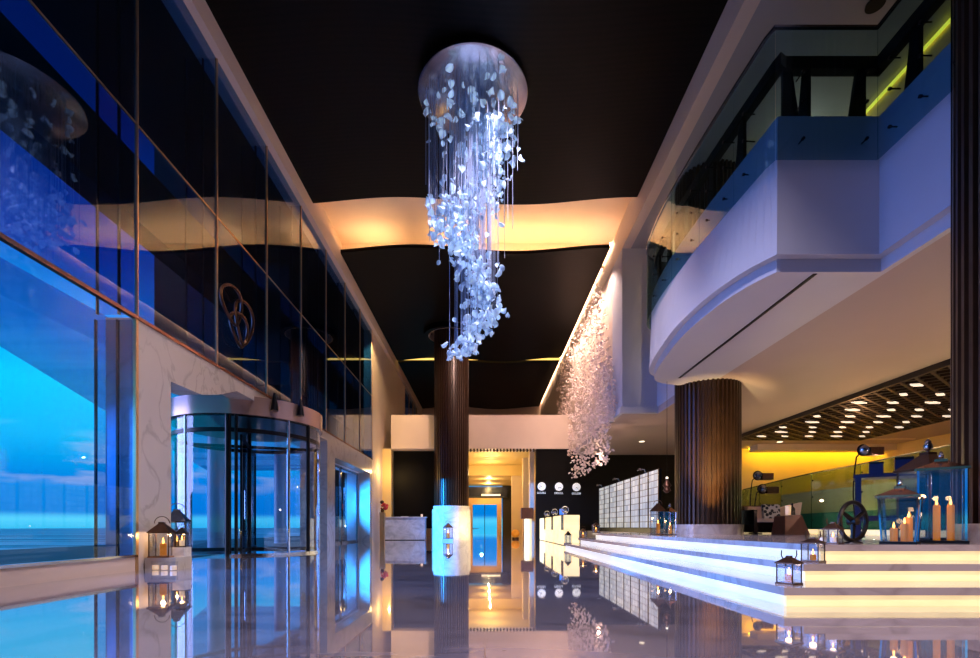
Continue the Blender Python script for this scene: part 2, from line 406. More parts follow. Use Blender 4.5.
led('trim_7', MB().box(-5.2, 4.5, 18.9, 19.05, 11.12, 11.18), 'led_warm', 'warm light strip hidden in the ceiling cove')
led('trim_8', MB().box(XL+.2, XR-.14, 30.05, 30.30, 11.02, 11.06), 'gold_line', 'thin gold light line between the rear black ceiling panels')
led('trim_9', MB().box(XR-.12, XR-.06, 18.3, 42, 11.28, 11.33), 'led_pale', 'pale light strip washing the top of the petal wall')

# ring of light round the column head
def collar(r0, r1, z0, z1, n=48):
    mb = MB(); mb.lathe((CFX, CFY, 0), [(r0, z0), (r1, z0), (r1, z1), (r0, z1)], n, cap=False)
    mb.f += [(3*n+i, 3*n+(i+1) % n, (i+1) % n, i) for i in range(n)]
    return mb
struct('trim_10', collar(1.22, 1.46, ZH-.14, ZH+.2), 'black_slats', 'dark collar where the fluted column meets the ceiling', 'ring', True)
struct('trim_17', collar(1.18, 1.22, ZH-.135, ZH+.5), 'cream', 'pale lining inside the dark collar at the column head', 'ring', True)

# ------------------------------------------------------------------ right side: soffits, balcony, upper level
void = (6.0, 13.2, 16.9)
struct('ceiling_lounge', MB().box(6.2, 19.6, -9, 13.7, ZG, ZG+.25).box(6.0, 19.6, 13.7, YB+.2, ZG, ZG+.25).box(XR, 6.0, 17.1, YB+.2, ZG, ZG+.25).box(6.2, 19.6, -9, YB, ZU-.2, ZU)
       , 'soffit', 'smooth pale soffit above the lounge and reception', 'ceiling')
struct('wall_void', MB().box(6.0, 6.15, 13.72, 17.1, ZG+.25, ZU), 'white_paint', 'white edge of the upper floor between balcony and pier', 'wall')
struct('wall_pier_tall', MB().box(XR, 6.5, 17.1, 18.4, ZG+.25, ZS), 'white_paint', 'tall pale grey pier at the far end of the balcony', 'pier')
struct('trim_11', MB().box(XR-.1, 6.6, 16.98, 18.5, ZG+.02, ZG+.25), 'white_paint', 'moulded base of the tall pale pier', 'moulding')
struct('wall_art', MB().box(XR+.02, XR+.25, 18.4, 42.4, ZG+.25, ZS), 'cream', 'cream wall behind the hanging petals', 'wall')
struct('ceiling_upper', MB().box(XR+.3, 9.2, -9, 17.1, ZS, ZS+.2).box(XR+.3, 9.2, 17.1, 42, ZS, ZS+.2), 'soffit_grey', 'grey soffit above the balcony', 'ceiling')
struct('wall_upper', MB().box(8.9, 9.1, -9, YB, ZU, ZS+.3), 'yellow_paint', 'wall at the rear of the upper floor', 'wall')
led('trim_12', MB().box(8.83, 8.87, -6, 17, ZS-.11, ZS-.05), 'led_line', 'bright yellow light line at the top of the upper floor wall')
# downlights in the upper soffit
for x, y in ((7.25, 9.1),):
    t = empty('downlight', (x, y, ZS), 'small dark round downlight in the grey soffit above the balcony', 'downlight')
    MB().lathe((x, y, ZS), [(.13, -.03), (.16, -.03), (.16, .0)], 24).build('housing', 'dark_metal', t)

bal_f = [(4.42,7.42),(4.2,7.9),(4.03,8.56),(3.95,9.4),(3.94,10.2),(4.03,11.2),(4.18,12.3),(4.40,13.1),(4.75,13.5),(5.3,13.7)]
def smoothpath(pts, k=4):
    out = []
    m = len(pts)
    for i in range(m-1):
        p0 = Vector(pts[max(i-1,0)]); p1 = Vector(pts[i]); p2 = Vector(pts[i+1]); p3 = Vector(pts[min(i+2,m-1)])
        for j in range(k):
            t = j/k
            q = .5*((2*p1)+(p2-p0)*t+(2*p0-5*p1+4*p2-p3)*t*t+(3*p1-p0-3*p2+p3)*t**3)
            out.append((q.x, q.y))
    out.append(pts[-1]); return out
def offset(path, d):     # shift a path sideways (left of travel = +)
    out = []
    for i, p in enumerate(path):
        a = Vector(path[max(i-1,0)]); b = Vector(path[min(i+1,len(path)-1)])
        t = (b-a).normalized(); out.append((p[0]-t.y*d, p[1]+t.x*d))
    return out
arc = smoothpath(bal_f)
AY = 7.42
outline = [(5.97,-9),(5.97,AY)]+arc+[(6.0,13.7),(6.2,13.7),(6.2,-9)]
bal = empty('balcony', (5, 10, ZG), 'white curved balcony with a glass balustrade jutting over the lounge', 'balcony')
topf = smoothpath([(4.43,7.42),(4.40,7.9),(4.36,8.56),(4.32,9.4),(4.30,10.2),(4.29,11.2),(4.36,12.3),(4.50,13.2),(4.80,13.6),(5.3,13.75)])
outline_t = [(5.97,-9),(5.97,AY)]+topf+[(6.0,13.7),(6.2,13.7),(6.2,-9)]
mb = MB(); n_ = len(outline)          # the front leans in a little towards the top
mb.add([(x,y,ZG+.2) for x,y in outline]+[(x,y,ZU) for x,y in outline_t], [tuple(range(n_-1,-1,-1)), tuple(range(n_,2*n_))]+[(i,(i+1)%n_,n_+(i+1)%n_,n_+i) for i in range(n_)])
mb.build('fascia', 'white_paint', bal)
arcin = offset(arc, -.13)
out2 = [(6.1,-9),(6.1,AY+.13)]+[(arcin[0][0]+.02, AY+.13)]+arcin[1:]+[(6.0,13.56),(6.2,13.56),(6.2,-9)]
MB().prism(out2, ZG, ZG+.2).build('lip', 'white_paint', bal)
# soffit slot
MB().box(5.09, 5.15, 7.6, 12.9, ZG-.012, ZG+.01).build('slot_diffuser', 'dark_metal', bal)['label'] = 'long dark slot diffuser in the underside'
# balustrade: panes outside the fascia
go = offset(topf, .14)
go[0] = (4.33, AY-.1)
def pathpane(path, z0, z1, t=.015):
    mb = MB(); inner = offset(path, -t); n = len(path)
    mb.prism(path+inner[::-1], z0, z1); return mb
def arclen(path):
    L=[0]
    for a,b in zip(path, path[1:]): L.append(L[-1]+math.dist(a,b))
    return L
def subpath(path, s0, s1):
    L=arclen(path)
    def pt(s):
        for i in range(len(L)-1):
            if s<=L[i+1]+1e-9:
                t=(s-L[i])/(L[i+1]-L[i]); return (path[i][0]+(path[i+1][0]-path[i][0])*t, path[i][1]+(path[i+1][1]-path[i][1])*t)
        return path[-1]
    return [pt(s0)]+[path[i] for i in range(len(L)) if s0+.02<L[i]<s1-.02]+[pt(s1)]
Lg = arclen(go)[-1]
cuts = [0, 1.05, 2.25, 3.6, 4.95, Lg]
for a,b in zip(cuts, cuts[1:]):
    pathpane(subpath(go, a+.008, b-.008), 6.18, 8.14).build('glass_pane', 'rail_glass', bal)
MB().box(4.34, 5.86, AY-.115, AY-.10, 6.18, 8.14).build('glass_pane', 'rail_glass', bal)
for y0, y1 in ((5.9, AY-.11), (3.6, 4.9), (2.0, 3.59)):
    MB().box(5.855, 5.87, y0, y1, 6.18, 8.14).build('glass_pane', 'rail_glass', bal)
top = [(5.86, 5.5, 8.16), (5.86, AY-.11, 8.16), (4.34, AY-.11, 8.16)]+[(x,y,8.16) for x,y in go[1:]]
def strip(path2, w, z0, z1):
    a = offset(path2, w/2); b = offset(path2, -w/2); return MB().prism(a+b[::-1], z0, z1)
strip(go, .045, 8.14, 8.175).build('top_rail', 'steel', bal)
MB().box(4.31, 5.88, AY-.13, AY-.085, 8.14, 8.175).build('top_rail', 'steel', bal)
MB().box(5.84, 5.885, 2.0, AY-.1, 8.14, 8.175).build('top_rail', 'steel', bal)
gi = offset(topf, -.12); gi[0] = (4.60, AY+.16)
strip(gi, .14, 7.74, 7.93).build('hand_rail', 'black_rail', bal)
MB().box(4.54, 6.16, AY+.10, AY+.24, 7.74, 7.93).build('hand_rail', 'black_rail', bal)
MB().box(6.02, 6.16, 2.0, AY+.2, 7.74, 7.93).build('hand_rail', 'black_rail', bal)
def rail_post(x, y, ang):
    c, s_ = math.cos(ang), math.sin(ang); mb = MB()
    prof = [(-.06, ZU), (.20, ZU), (.08, 7.75), (-.06, 7.75)]
    vs = []
    for w in (-.03, .03):
        for d, z in prof: vs.append((x+c*d-s_*w, y+s_*d+c*w, z))
    mb.add(vs, [(3,2,1,0),(4,5,6,7),(0,1,5,4),(1,2,6,5),(2,3,7,6),(3,0,4,7)])
    return mb.build('rail_post', 'black_rail', bal)
rail_post(4.66, AY+.17, 0); rail_post(4.98, AY+.17, PI/2); rail_post(5.82, AY+.17, PI)
for y in (6.9, 6.1, 5.5, 4.6, 3.5): rail_post(6.09, y, PI/2)
Li = arclen(gi)[-1]
for q in (1.1, 2.1, 3.2, 4.3, 5.3):
    p = subpath(gi, q, q+.1)
    ang = math.atan2(p[1][1]-p[0][1], p[1][0]-p[0][0]); rail_post(p[0][0], p[0][1], ang)
def standoff(a, b):
    mb = MB(); mb.tube([a, b], .010, 8); d = (Vector(b)-Vector(a)).normalized()
    mb.tube([Vector(b)-d*.02, Vector(b)+d*.012], .024, 10); return mb.build('standoff', 'dark_metal', bal)
for q in (.75, 1.35, 1.95, 2.6, 3.3, 4.2, 5.0):
    g = subpath(go, q, q+.1); p = Vector(g[0]); t = (Vector(g[1])-p).normalized(); nn = Vector((t.y, -t.x))
    if nn.x < 0: nn = -nn
    for z in (6.5, 7.05, 7.5):
        e = p+nn*(.12 if z < 6.9 else .2)
        standoff((e.x, e.y, z), (p.x, p.y, z))
for x in (4.75, 5.7):
    for z in (6.5, 7.05, 7.5): standoff((x, AY+.06, z), (x, AY-.11, z))
for y in (7.1, 6.6, 6.1):
    for z in (6.5, 7.05, 7.5): standoff((6.02, y, z), (5.86, y, z))

# upper floor dark furniture mass: shelving strip against the rear wall
tag(MB().box(8.3, 8.89, 5, 16, ZU+.002, ZU+.9).build('sideboard', 'dark_wood'), 'low dark sideboard along the rear wall of the upper floor', 'sideboard')

# lattice ceiling panel
lat = empty('lattice_panel', (13.6, 14.5, ZG), 'dark wooden lattice panel with small lights set in the lounge ceiling', 'ceiling panel')
mb = MB(); X0, X1, Y0, Y1 = 10.85, 16.5, 5.0, 21.5
mb.box(X0, X1, Y0, Y1, ZG-.03, ZG); mb.build('backing', 'dark_wood', lat)
mb = MB()
mb.box(X0, X0+.1, Y0, Y1, ZG-.14, ZG-.02).box(X1-.1, X1, Y0, Y1, ZG-.14, ZG-.02).box(X0, X1, Y0, Y0+.1, ZG-.14, ZG-.02).box(X0, X1, Y1-.1, Y1, ZG-.14, ZG-.02)
for k in range(-12, 52):            # two families of slanting slats, kept inside the frame
    for sgn in (1, -1):
        c = Y0+k*.45
        pts = []
        for x in (X0+.1, X1-.1):
            pts.append((x, c+sgn*(x-13.6)*.75))
        (xa, ya), (xb, yb) = pts
        def clip(xa, ya, xb, yb):
            s = (yb-ya)/(xb-xa)
            for lim in (Y0+.1, Y1-.1):
                for e in (0, 1):
                    x, y = ((xa, ya), (xb, yb))[e]
                    if (lim == Y0+.1 and y < lim) or (lim == Y1-.1 and y > lim):
                        nx = xa+(lim-ya)/s
                        if e == 0: xa, ya = nx, lim
                        else: xb, yb = nx, lim
            return xa, ya, xb, yb
        if max(ya, yb) < Y0+.15 or min(ya, yb) > Y1-.15: continue
        xa, ya, xb, yb = clip(xa, ya, xb, yb)
        if xb-xa < .2: continue
        w = .045
        mb.prism([(xa, ya-w), (xb, yb-w), (xb, yb+w), (xa, ya+w)], ZG-.13-.01*(sgn > 0), ZG-.03)
mb.build('lattice', 'dark_wood', lat)
k = 0
for j in range(18):
    for i in range(5):
        x = X0+.55+i*1.1+(j % 2)*.5+random.uniform(-.12, .12); y = Y0+.7+j*.92
        if x > X1-.3 or y > Y1-.3 or y < 7: continue
        l = .16+.14*random.random()
        MB().prism([(x-l, y-.05), (x, y-.09), (x+l, y+.05), (x, y+.09)], ZG-.165, ZG-.13).build('light', 'lamp_white', lat); k += 1
struct('trim_13', MB().box(10.6, 19, 21.6, 21.8, ZG-.06, ZG), 'cream', 'pale edge strip behind the lattice ceiling panel', 'trim')
# lounge back wall with yellow cove
struct('wall_lounge', MB().box(12.9, 19.6, 24.6, 24.8, 0, ZG), 'yellow_paint', 'yellow lit back wall of the lounge', 'wall')
struct('ceiling_lounge_drop', MB().box(12.9, 19.6, 23.2, 23.9, ZG-.28, ZG), 'cream', 'dropped cream ceiling edge hiding the yellow cove light', 'ceiling')
led('trim_14', MB().box(13.0, 19.5, 24.0, 24.15, ZG-.12, ZG-.06), 'led_yellow', 'yellow light strip at the top of the lounge back wall')
t = empty('downlight', (13.6, 22.6, ZG), 'small lit downlight in the ceiling behind the lattice panel', 'downlight')
MB().lathe((13.6, 22.6, ZG), [(.12, -.02), (.12, .0)], 20).build('lens', 'downlight', t)
t = empty('downlight', (7.2, 22.5, ZG), 'small lit downlight in the soffit near the black reception wall', 'downlight')
MB().lathe((7.2, 22.5, ZG), [(.12, -.02), (.12, .0)], 20).build('lens', 'downlight', t)

# platform & lit steps
struct('floor_lounge', MB().box(3.68, 19.4, 5.35, 16.2, 0, ZF).box(5.2, 19.5, 16.3, YB, 0, ZF), 'step_marble', 'raised marble floor of the lounge', 'floor')
st = empty('staircase', (2.62, 4.29, 0), 'three broad marble steps with glowing risers wrapping the lounge corner', 'steps')
for k in range(3):
    x0, y0, z = 2.62+.48*k, 4.29+.48*k, .17*(k+1)
    zb = z-.17
    # riser backlit, set back under the nosing
    MB().box(x0+.05, 19.4, y0+.05, y0+.09, zb, z-.07).build('lit_riser', 'onyx_warm', st)
    MB().box(x0+.05, x0+.09, y0+.09, 16.25-.1*k, zb, z-.07).build('lit_riser', 'onyx_cool', st)
    dx = .60 if k < 2 else .12
    # nosing / tread slab as an L
    MB().prism([(x0, y0), (19.45, y0), (19.45, y0+dx), (x0+dx, y0+dx), (x0+dx, 16.3), (x0, 16.3)], z-.07, z).build('tread', 'step_marble', st)

# ------------------------------------------------------------------ windows (curtain wall bays)
def fin(y, z0, z1, parent):
    MB().box(XL-.62, XL-.06, y-.012, y+.012, z0, z1).build('fin', 'pane_fin', parent)
    MB().box(XL-.30, XL-.27, y-.02, y+.02, z0, z1).build('fin_seam', 'dark_metal', parent)
    MB().box(XL-.645, XL-.62, y-.02, y+.02, z0, z1).build('fin_edge', 'dark_metal', parent)
wn = 0
for i, (a, b) in enumerate(zip(MY, MY[1:])):
    wn += 1
    w = empty('window_%d' % wn, (XL, (a+b)/2, ZT1), 'tall dark tinted glass bay, number %d from the viewer along the left wall' % (i+1), 'window', kind='structure')
    MB().box(XL-.02, XL-.005, a+.02, b-.02, ZT1+.05, ZT2-.02).build('pane', 'pane_dark', w)
    MB().box(XL-.02, XL-.005, a+.02, b-.02, ZT2+.02, ZS).build('pane', 'pane_dark', w)
    MB().box(XL-.03, XL+.005, a, b, ZT2-.012, ZT2+.012).build('rail', 'gold_edge', w)
    MB().box(XL-.03, XL+.02, b-.014, b+.014, ZT1, ZS).build('mullion', 'gold_edge', w)
    fin(b, ZT1+.05, ZS, w)
    if b < 7.9:
        MB().box(XL-.02, XL-.005, a+.01, b-.03, ZSILL, ZT1-.05).build('pane', 'pane_clear', w)
        MB().box(XL-.05, XL+.02, a, b, ZSILL-.0, ZSILL+.04).build('sill_rail', 'steel', w)
        fin(b-.03 if b > 7 else b, ZSILL, ZT1-.05, w)
wn += 1
w = empty('window_%d' % wn, (XL, 37, 8.7), 'dark high window near the far end of the left wall', 'window', kind='structure')
MB().box(XL-.05, XL-.02, 34, 40, 7, ZS).build('pane', 'pane_dark', w)
for y in (34, 36, 38, 40): MB().box(XL-.05, XL+.02, y-.04, y+.04, 7, ZS).build('mullion', 'gold_edge', w)

# outside: canopy and dark wing
struct('canopy_outside', MB().prism([(XL-.7, -2), (XL-.7, 30), (-17, 30), (-11.1, 14.1), (-9.28, 9.4), (-7.4, 4.5), (-6.6, -2)], 4.15, 4.19), 'canopy_glass', 'blue glass entrance canopy outside the left windows', 'canopy')
struct('roof_outside', MB().box(-9.3, XL-.7, -9, 46, 11.5, 11.8).box(-10.0, -9.3, -9, 46, 8.9, 10.6), 'dark_room', 'dark roof overhang outside the left windows', 'roof')
struct('wall_outside', MB().box(-13.5, -8, 20, 46, 6.5, 26).box(-14, -6.8, 40, 46, 0, 16), 'dark_room', 'dark building wing outside the left windows', 'building')
for y in (17.5, 23):
    tag(MB().lathe((-9.6, y, 0), [(.28, -.06), (.28, 4.15)], 24).build('canopy_column', 'canopy', None, True), 'pale round canopy column outside, %s the revolving door' % ('just behind' if y < 20 else 'far beyond'), 'column')

# ------------------------------------------------------------------ revolving door
DX, DY, DR = -6.5, 13.5, 1.84
rd = empty('revolving_door', (DX, DY, 0), 'glass revolving door drum with dark frames and bronze mirrored fascia', 'revolving door')
def arcpane(a0, a1, r, z0, z1, t=.02, n=14):
    pts = [(DX+r*math.cos(a0+(a1-a0)*i/n), DY+r*math.sin(a0+(a1-a0)*i/n)) for i in range(n+1)]
    inn = [(DX+(r-t)*math.cos(a0+(a1-a0)*i/n), DY+(r-t)*math.sin(a0+(a1-a0)*i/n)) for i in range(n+1)]
    return MB().prism(pts+inn[::-1], z0, z1)
arcpane(-PI*.98, PI*.98, DR+.08, 3.40, 3.85, .1, 60).build('fascia', 'mirror_bronze', rd, True)
MB().lathe((DX, DY, 0), [(DR, 3.36), (DR, 3.42)], 60).build('drum_ceiling', 'dark_metal', rd)
D = math.radians
arcpane(0, 2*PI-.001, DR+.01, 2.98, 3.08, .09, 60).build('head_ring', 'dark_metal', rd, True)
arcpane(0, 2*PI-.001, DR+.05, 0, .05, .16, 60).build('base_ring', 'steel', rd, True)
for a0, a1 in ((-160, -114), (-113, -79), (-72, -36), (-34, -15), (-13, 28)):
    arcpane(D(a0), D(a1), DR, .05, 2.98).build('drum_glass', 'drum_glass', rd)
    arcpane(D(a0), D(a1), DR, 3.08, 3.40).build('drum_glass', 'drum_glass', rd)
for a, m, r in ((-150, 'chrome', .035), (-113, 'chrome', .03), (-78.5, 'dark_metal', .07), (-73, 'dark_metal', .04), (-35, 'chrome', .04), (-14, 'dark_metal', .05), (28, 'chrome', .035), (120, 'dark_metal', .05), (170, 'dark_metal', .05)):
    MB().tube([(DX+DR*math.cos(D(a)), DY+DR*math.sin(D(a)), 0), (DX+DR*math.cos(D(a)), DY+DR*math.sin(D(a)), 3.40)], r, 10).build('post', m, rd, True)
MB().lathe((DX, DY, 0), [(.06, 0), (.06, 3.4)], 16).build('shaft', 'dark_metal', rd, True)
for a in (-70, 20, 110, 200):
    c, s_ = math.cos(D(a)), math.sin(D(a))
    def leafbox(r0, r1, w, z0, z1):
        return MB().prism([(DX+c*r0+s_*w, DY+s_*r0-c*w), (DX+c*r1+s_*w, DY+s_*r1-c*w), (DX+c*r1-s_*w, DY+s_*r1+c*w), (DX+c*r0-s_*w, DY+s_*r0+c*w)], z0, z1)
    lf = leafbox(.08, DR-.1, .006, .14, 2.86).build('leaf', 'drum_glass', rd)
    fr = MB()
    for args in ((.06, DR-.08, .02, .04, .14), (.06, DR-.08, .02, 2.86, 2.94), (DR-.14, DR-.07, .022, .04, 2.94)):
        q = leafbox(*args); fr.add(q.v, q.f)
    fr.build('leaf_frame', 'dark_metal', lf)
    q = MB(); rr = DR-.35
    q.tube([(DX+c*rr-s_*.06, DY+s_*rr+c*.06, .9), (DX+c*rr-s_*.06, DY+s_*rr+c*.06, 1.6)], .016, 8); q.build('push_bar', 'chrome', lf, True)
# hanging rods on the fascia
for a in (-48, -28):
    MB().tube([(DX+(DR+.16)*math.cos(D(a)), DY+(DR+.16)*math.sin(D(a)), 3.55), (DX+(DR+.16)*math.cos(D(a)), DY+(DR+.16)*math.sin(D(a)), 3.98)], [.10, .03], 10).build('spot_lamp', 'dark_metal', rd, True)

# side doors
sd = empty('door_1', (XL-.6, 21, 0), 'blue lit glass double door in the marble portal wall', 'door', kind='structure')
struct('wall_door_reveal', MB().box(XL-1.1, XL-.5, 23.7, 23.9, 0, 3.4).box(XL-1.1, XL-.5, 18.0, 18.2, 0, 3.4).box(XL-1.1, XL-.5, 18.2, 23.7, 3.28, 3.4), 'white_paint', 'white reveal of the glass double door', 'wall')
for a, b in ((18.22, 20.92), (20.98, 23.68)):
    l = MB().box(XL-.62, XL-.60, a+.06, b-.06, .08, 3.2).build('leaf', 'drum_glass', sd)
    f = MB().box(XL-.64, XL-.58, a, a+.06, 0, 3.26).box(XL-.64, XL-.58, b-.06, b, 0, 3.26).box(XL-.64, XL-.58, a, b, 3.2, 3.28).box(XL-.64, XL-.58, a, b, 0, .08)
    f.build('frame', 'steel', l)
    for yy in ((b-.35, b-.2) if a < 20 else (a+.2, a+.35)):
        MB().tube([(XL-.53, yy, .7), (XL-.53, yy, 2.4)], .02, 8).build('handle', 'chrome', l, True)
for a in (1,):
    struct('wall_lobby_outer', MB().box(XL-1.0, XL-.5, 17.4, 18.1, 0, 3.9), 'stone_wall', 'marble jamb between revolving door and side door', 'wall')

# far corridor door
fd = empty('door_2', (0, 42, 0), 'bright blue glass door in a pale gold frame at the end of the corridor', 'door', kind='structure')
MB().box(-1.45, -1.05, 41.8, 42.0, 0, 3.18).box(1.02, 1.42, 41.8, 42, 0, 3.18).box(-1.05, 1.02, 41.8, 42, 2.62, 3.18).build('frame', 'gold_edge', fd)
MB().box(-1.05, 1.02, 41.96, 41.99, 0, 2.62).build('pane', 'pane_clear', fd)
MB().box(-.05, 0, 41.9, 41.96, 0, 2.62).build('stile', 'dark_metal', fd)
struct('trim_15', MB().box(-1.5, 1.9, 41.5, 41.9, 3.24, 4.1), 'blue_lacquer', 'dark blue green header panel above the corridor door', 'panel')
led('trim_16', MB().box(-.3, 1.3, 41.42, 41.48, 3.34, 3.48), 'lamp_white', 'short white tube light on the header above the corridor door')

# ------------------------------------------------------------------ columns
def fluted(x, y, r, z0, z1, n, parent):
    pts = []
    for i in range(n):
        a0 = 2*PI*i/n; d = 2*PI/n
        for f_, rr in ((0, r), (.42, r), (.47, r-.08), (.95, r-.08)):
            pts.append((x+rr*math.cos(a0+f_*d), y+rr*math.sin(a0+f_*d)))
    return MB().prism(pts, z0, z1).build('shaft', 'flute_wood', parent)
c1 = empty('fluted_column', (CFX, CFY, 0), 'tall dark fluted column on a white marble drum in the middle of the lobby', 'column')
fluted(CFX, CFY, .92, 1.78, 11.3, 44, c1)
MB().lathe((CFX, CFY, 0), [(1.03, 0), (1.03, 1.62)], 64).build('plinth', 'white_marble', c1, True)
MB().lathe((CFX, CFY, 0), [(.97, 1.62), (.97, 1.80)], 64).build('plinth_cap', 'white_marble', c1, True)
c2 = empty('fluted_column', (6.26, 13.8, ZF), 'dark fluted column lit golden from below beside the sofa', 'column')
fluted(6.26, 13.8, .86, .75, ZS, 44, c2)
MB().lathe((6.26, 13.8, 0), [(.92, ZF), (.92, .77)], 64).build('plinth', 'step_marble', c2, True)
c3 = empty('fluted_column', (6.60, 5.70, ZF), 'dark blue fluted column cut by the right edge of the photo', 'column')
fluted(6.60, 5.70, .86, .74, ZS, 44, c3)
MB().lathe((6.60, 5.70, 0), [(.90, ZF), (.90, .74)], 64).build('plinth', 'step_marble', c3, True)

# ------------------------------------------------------------------ chandelier
HX, HY = -.28, 11.42
ch = empty('chandelier', (HX, HY, ZH), 'huge cascading crystal petal chandelier hanging from a round ceiling plate', 'chandelier')
MB().lathe((HX, HY, 0), [(1.24, 10.72), (1.27, 10.74), (1.27, 10.80), (1.2, 10.84)], 72).build('ceiling_plate', 'plate_satin', ch, True)
def petal_geo(L, W, seed):
    rnd = random.Random(seed); vs = []; fs = []
    nu, nv = 5, 4
    cup = .25+.3*rnd.random(); bend = .2+.4*rnd.random()
    for t, th in ((0, .0), (1, .012)):
        for i in range(nu+1):
            s = i/nu; w = W*(math.sin(PI*min(1, .08+s*.86))**.7)
            for j in range(nv+1):
                q = j/nv*2-1
                vs.append((w*q*.5, (q*q*cup-bend*(s-.5)**2)*W+th, -L*s))
    k = (nu+1)*(nv+1); W_ = nv+1
    for i in range(nu):
        for j in range(nv):
            a = i*W_+j; fs.append((a, a+1, a+W_+1, a+W_)); fs.append((k+a, k+a+W_, k+a+W_+1, k+a+1))
    rim = [j for j in range(W_)]+[i*W_+nv for i in range(1, nu+1)]+[nu*W_+j for j in range(nv-1, -1, -1)]+[i*W_ for i in range(nu-1, 0, -1)]
    for p, q in zip(rim, rim[1:]+rim[:1]): fs.append((p, k+p, k+q, q))
    return vs, fs
PET = [petal_geo(.175, .155, s) for s in range(6)]
pos = []
KN = [(0.0, .55, .1, .42), (.12, .45, -.2, .45), (.25, .25, .3, .5), (.36, -.4, .2, .58), (.46, -.55, -.1, .6), (.56, -.25, -.3, .42), (.66, .15, -.1, .36), (.76, .25, .15, .34), (.86, .15, .1, .34), (.93, -.15, 0, .32), (1.0, -.35, 0, .2)]
def knot(t):
    for a, b in zip(KN, KN[1:]):
        if t <= b[0]:
            f_ = (t-a[0])/(b[0]-a[0]); return [a[q]+(b[q]-a[q])*f_ for q in (1, 2, 3)]
    return KN[-1][1:]
dens = [(0, .5), (.2, .8), (.38, 1), (.5, 1), (.6, .55), (.7, .9), (.8, .9), (.88, .45), (.95, .6), (1, .3)]
while len(pos) < 760:
    t = random.random()
    d_ = next(a[1]+(b[1]-a[1])*(t-a[0])/(b[0]-a[0]) for a, b in zip(dens, dens[1:]) if t <= b[0])
    if random.random() > d_: continue
    kx, ky, sp = knot(t)
    x = HX+kx+random.gauss(0, sp*.62); y = HY+ky+random.gauss(0, sp*.62)
    if math.hypot(x-HX, y-HY) > 1.14: continue
    pos.append((x, y, 10.35-5.72*t))
for k in range(110):      # loose ones near the plate
    a = random.random()*2*PI; r = 1.1*math.sqrt(random.random()); pos.append((HX+r*math.cos(a), HY+r*math.sin(a), 10.6-1.5*random.random()**1.3))
pos.sort(key=lambda p: p[1])
prng = random.Random(3)
def petal_mats(p):
    return Matrix.Translation(p) @ Matrix.Rotation(prng.random()*2*PI, 4, 'Z') @ Matrix.Rotation(prng.uniform(-1.3, 1.3), 4, 'X') @ Matrix.Rotation(prng.uniform(-.6, .6), 4, 'Y') @ Matrix.Scale(prng.uniform(.6, 1.15), 4)
pm = []
for g in PET:
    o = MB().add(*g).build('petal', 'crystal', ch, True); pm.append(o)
stuff = MB()
# reuse six meshes for the hundred nearest petals
for k, p in enumerate(pos):
    mtx = petal_mats(p)
    if k < 100:
        if k < 6: o = pm[k]
        else:
            o = pm[k % 6].copy(); COL.objects.link(o); o.parent = ch
        o.matrix_parent_inverse = Matrix.Identity(4)
        o.matrix_basis = Matrix.Translation((-HX, -HY, -ZH)) @ mtx
    else:
        vs, fs = PET[k % 6]; stuff.add([mtx @ Vector(v) for v in vs], fs)
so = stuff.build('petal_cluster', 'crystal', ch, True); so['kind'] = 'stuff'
strs = [p for i, p in enumerate(pos) if i % 3 == 0]
for k in range(90):
    a = random.random()*2*PI; r = 1.12*math.sqrt(random.random()); strs.append((HX+r*math.cos(a), HY+r*math.sin(a), 10.2-3.2*random.random()))
strs.sort(key=lambda p: p[1])
sst = MB()
for k, p in enumerate(strs):
    mb = MB().tube([(p[0], p[1], 10.74), (p[0], p[1], p[2])], .0055, 5)
    if k < 100: mb.build('strand', 'strand', ch)
    else: sst.add(mb.v, mb.f)
so = sst.build('strand_bundle', 'strand', ch); so['kind'] = 'stuff'

# ------------------------------------------------------------------ petal wall art
art = empty('petal_curtain', (XR-.15, 22, ZG), 'shimmering curtain of small white petals drifting down the cream wall', 'wall art')
gr = petal_geo(.12, .10, 11)
ap = []
prng = random.Random(5)
for k in range(3800):
    y = 17.6+prng.random()**1.2*13
    f_ = (y-17.6)/13
    zmax = 10.5 if y > 19.5 else 5.5+2.5*(y-17.6)
    z = 3.2+(zmax-3.2)*prng.random()**(1.15)
    if z < 4.6 and (y > 25.5 or y < 18.2 or prng.random() < .4): continue
    if z > 8 and prng.random() < .45: continue
    ap.append((XR-.08-.28*prng.random(), y, z))
ap.sort(key=lambda p: p[1])
st2 = MB(); ao = MB().add(*gr).build('petal', 'art_petal', art)
for k, p in enumerate(ap):
    mtx = petal_mats(p)
    if k < 100:
        o = ao if k == 0 else ao.copy()
        if k: COL.objects.link(o); o.parent = art
        o.matrix_parent_inverse = Matrix.Identity(4)
        o.matrix_basis = Matrix.Translation(-Vector(art.location)) @ mtx
    else: st2.add([mtx @ Vector(v) for v in gr[0]], gr[1])
so = st2.build('petal_cluster', 'art_petal', art); so['kind'] = 'stuff'

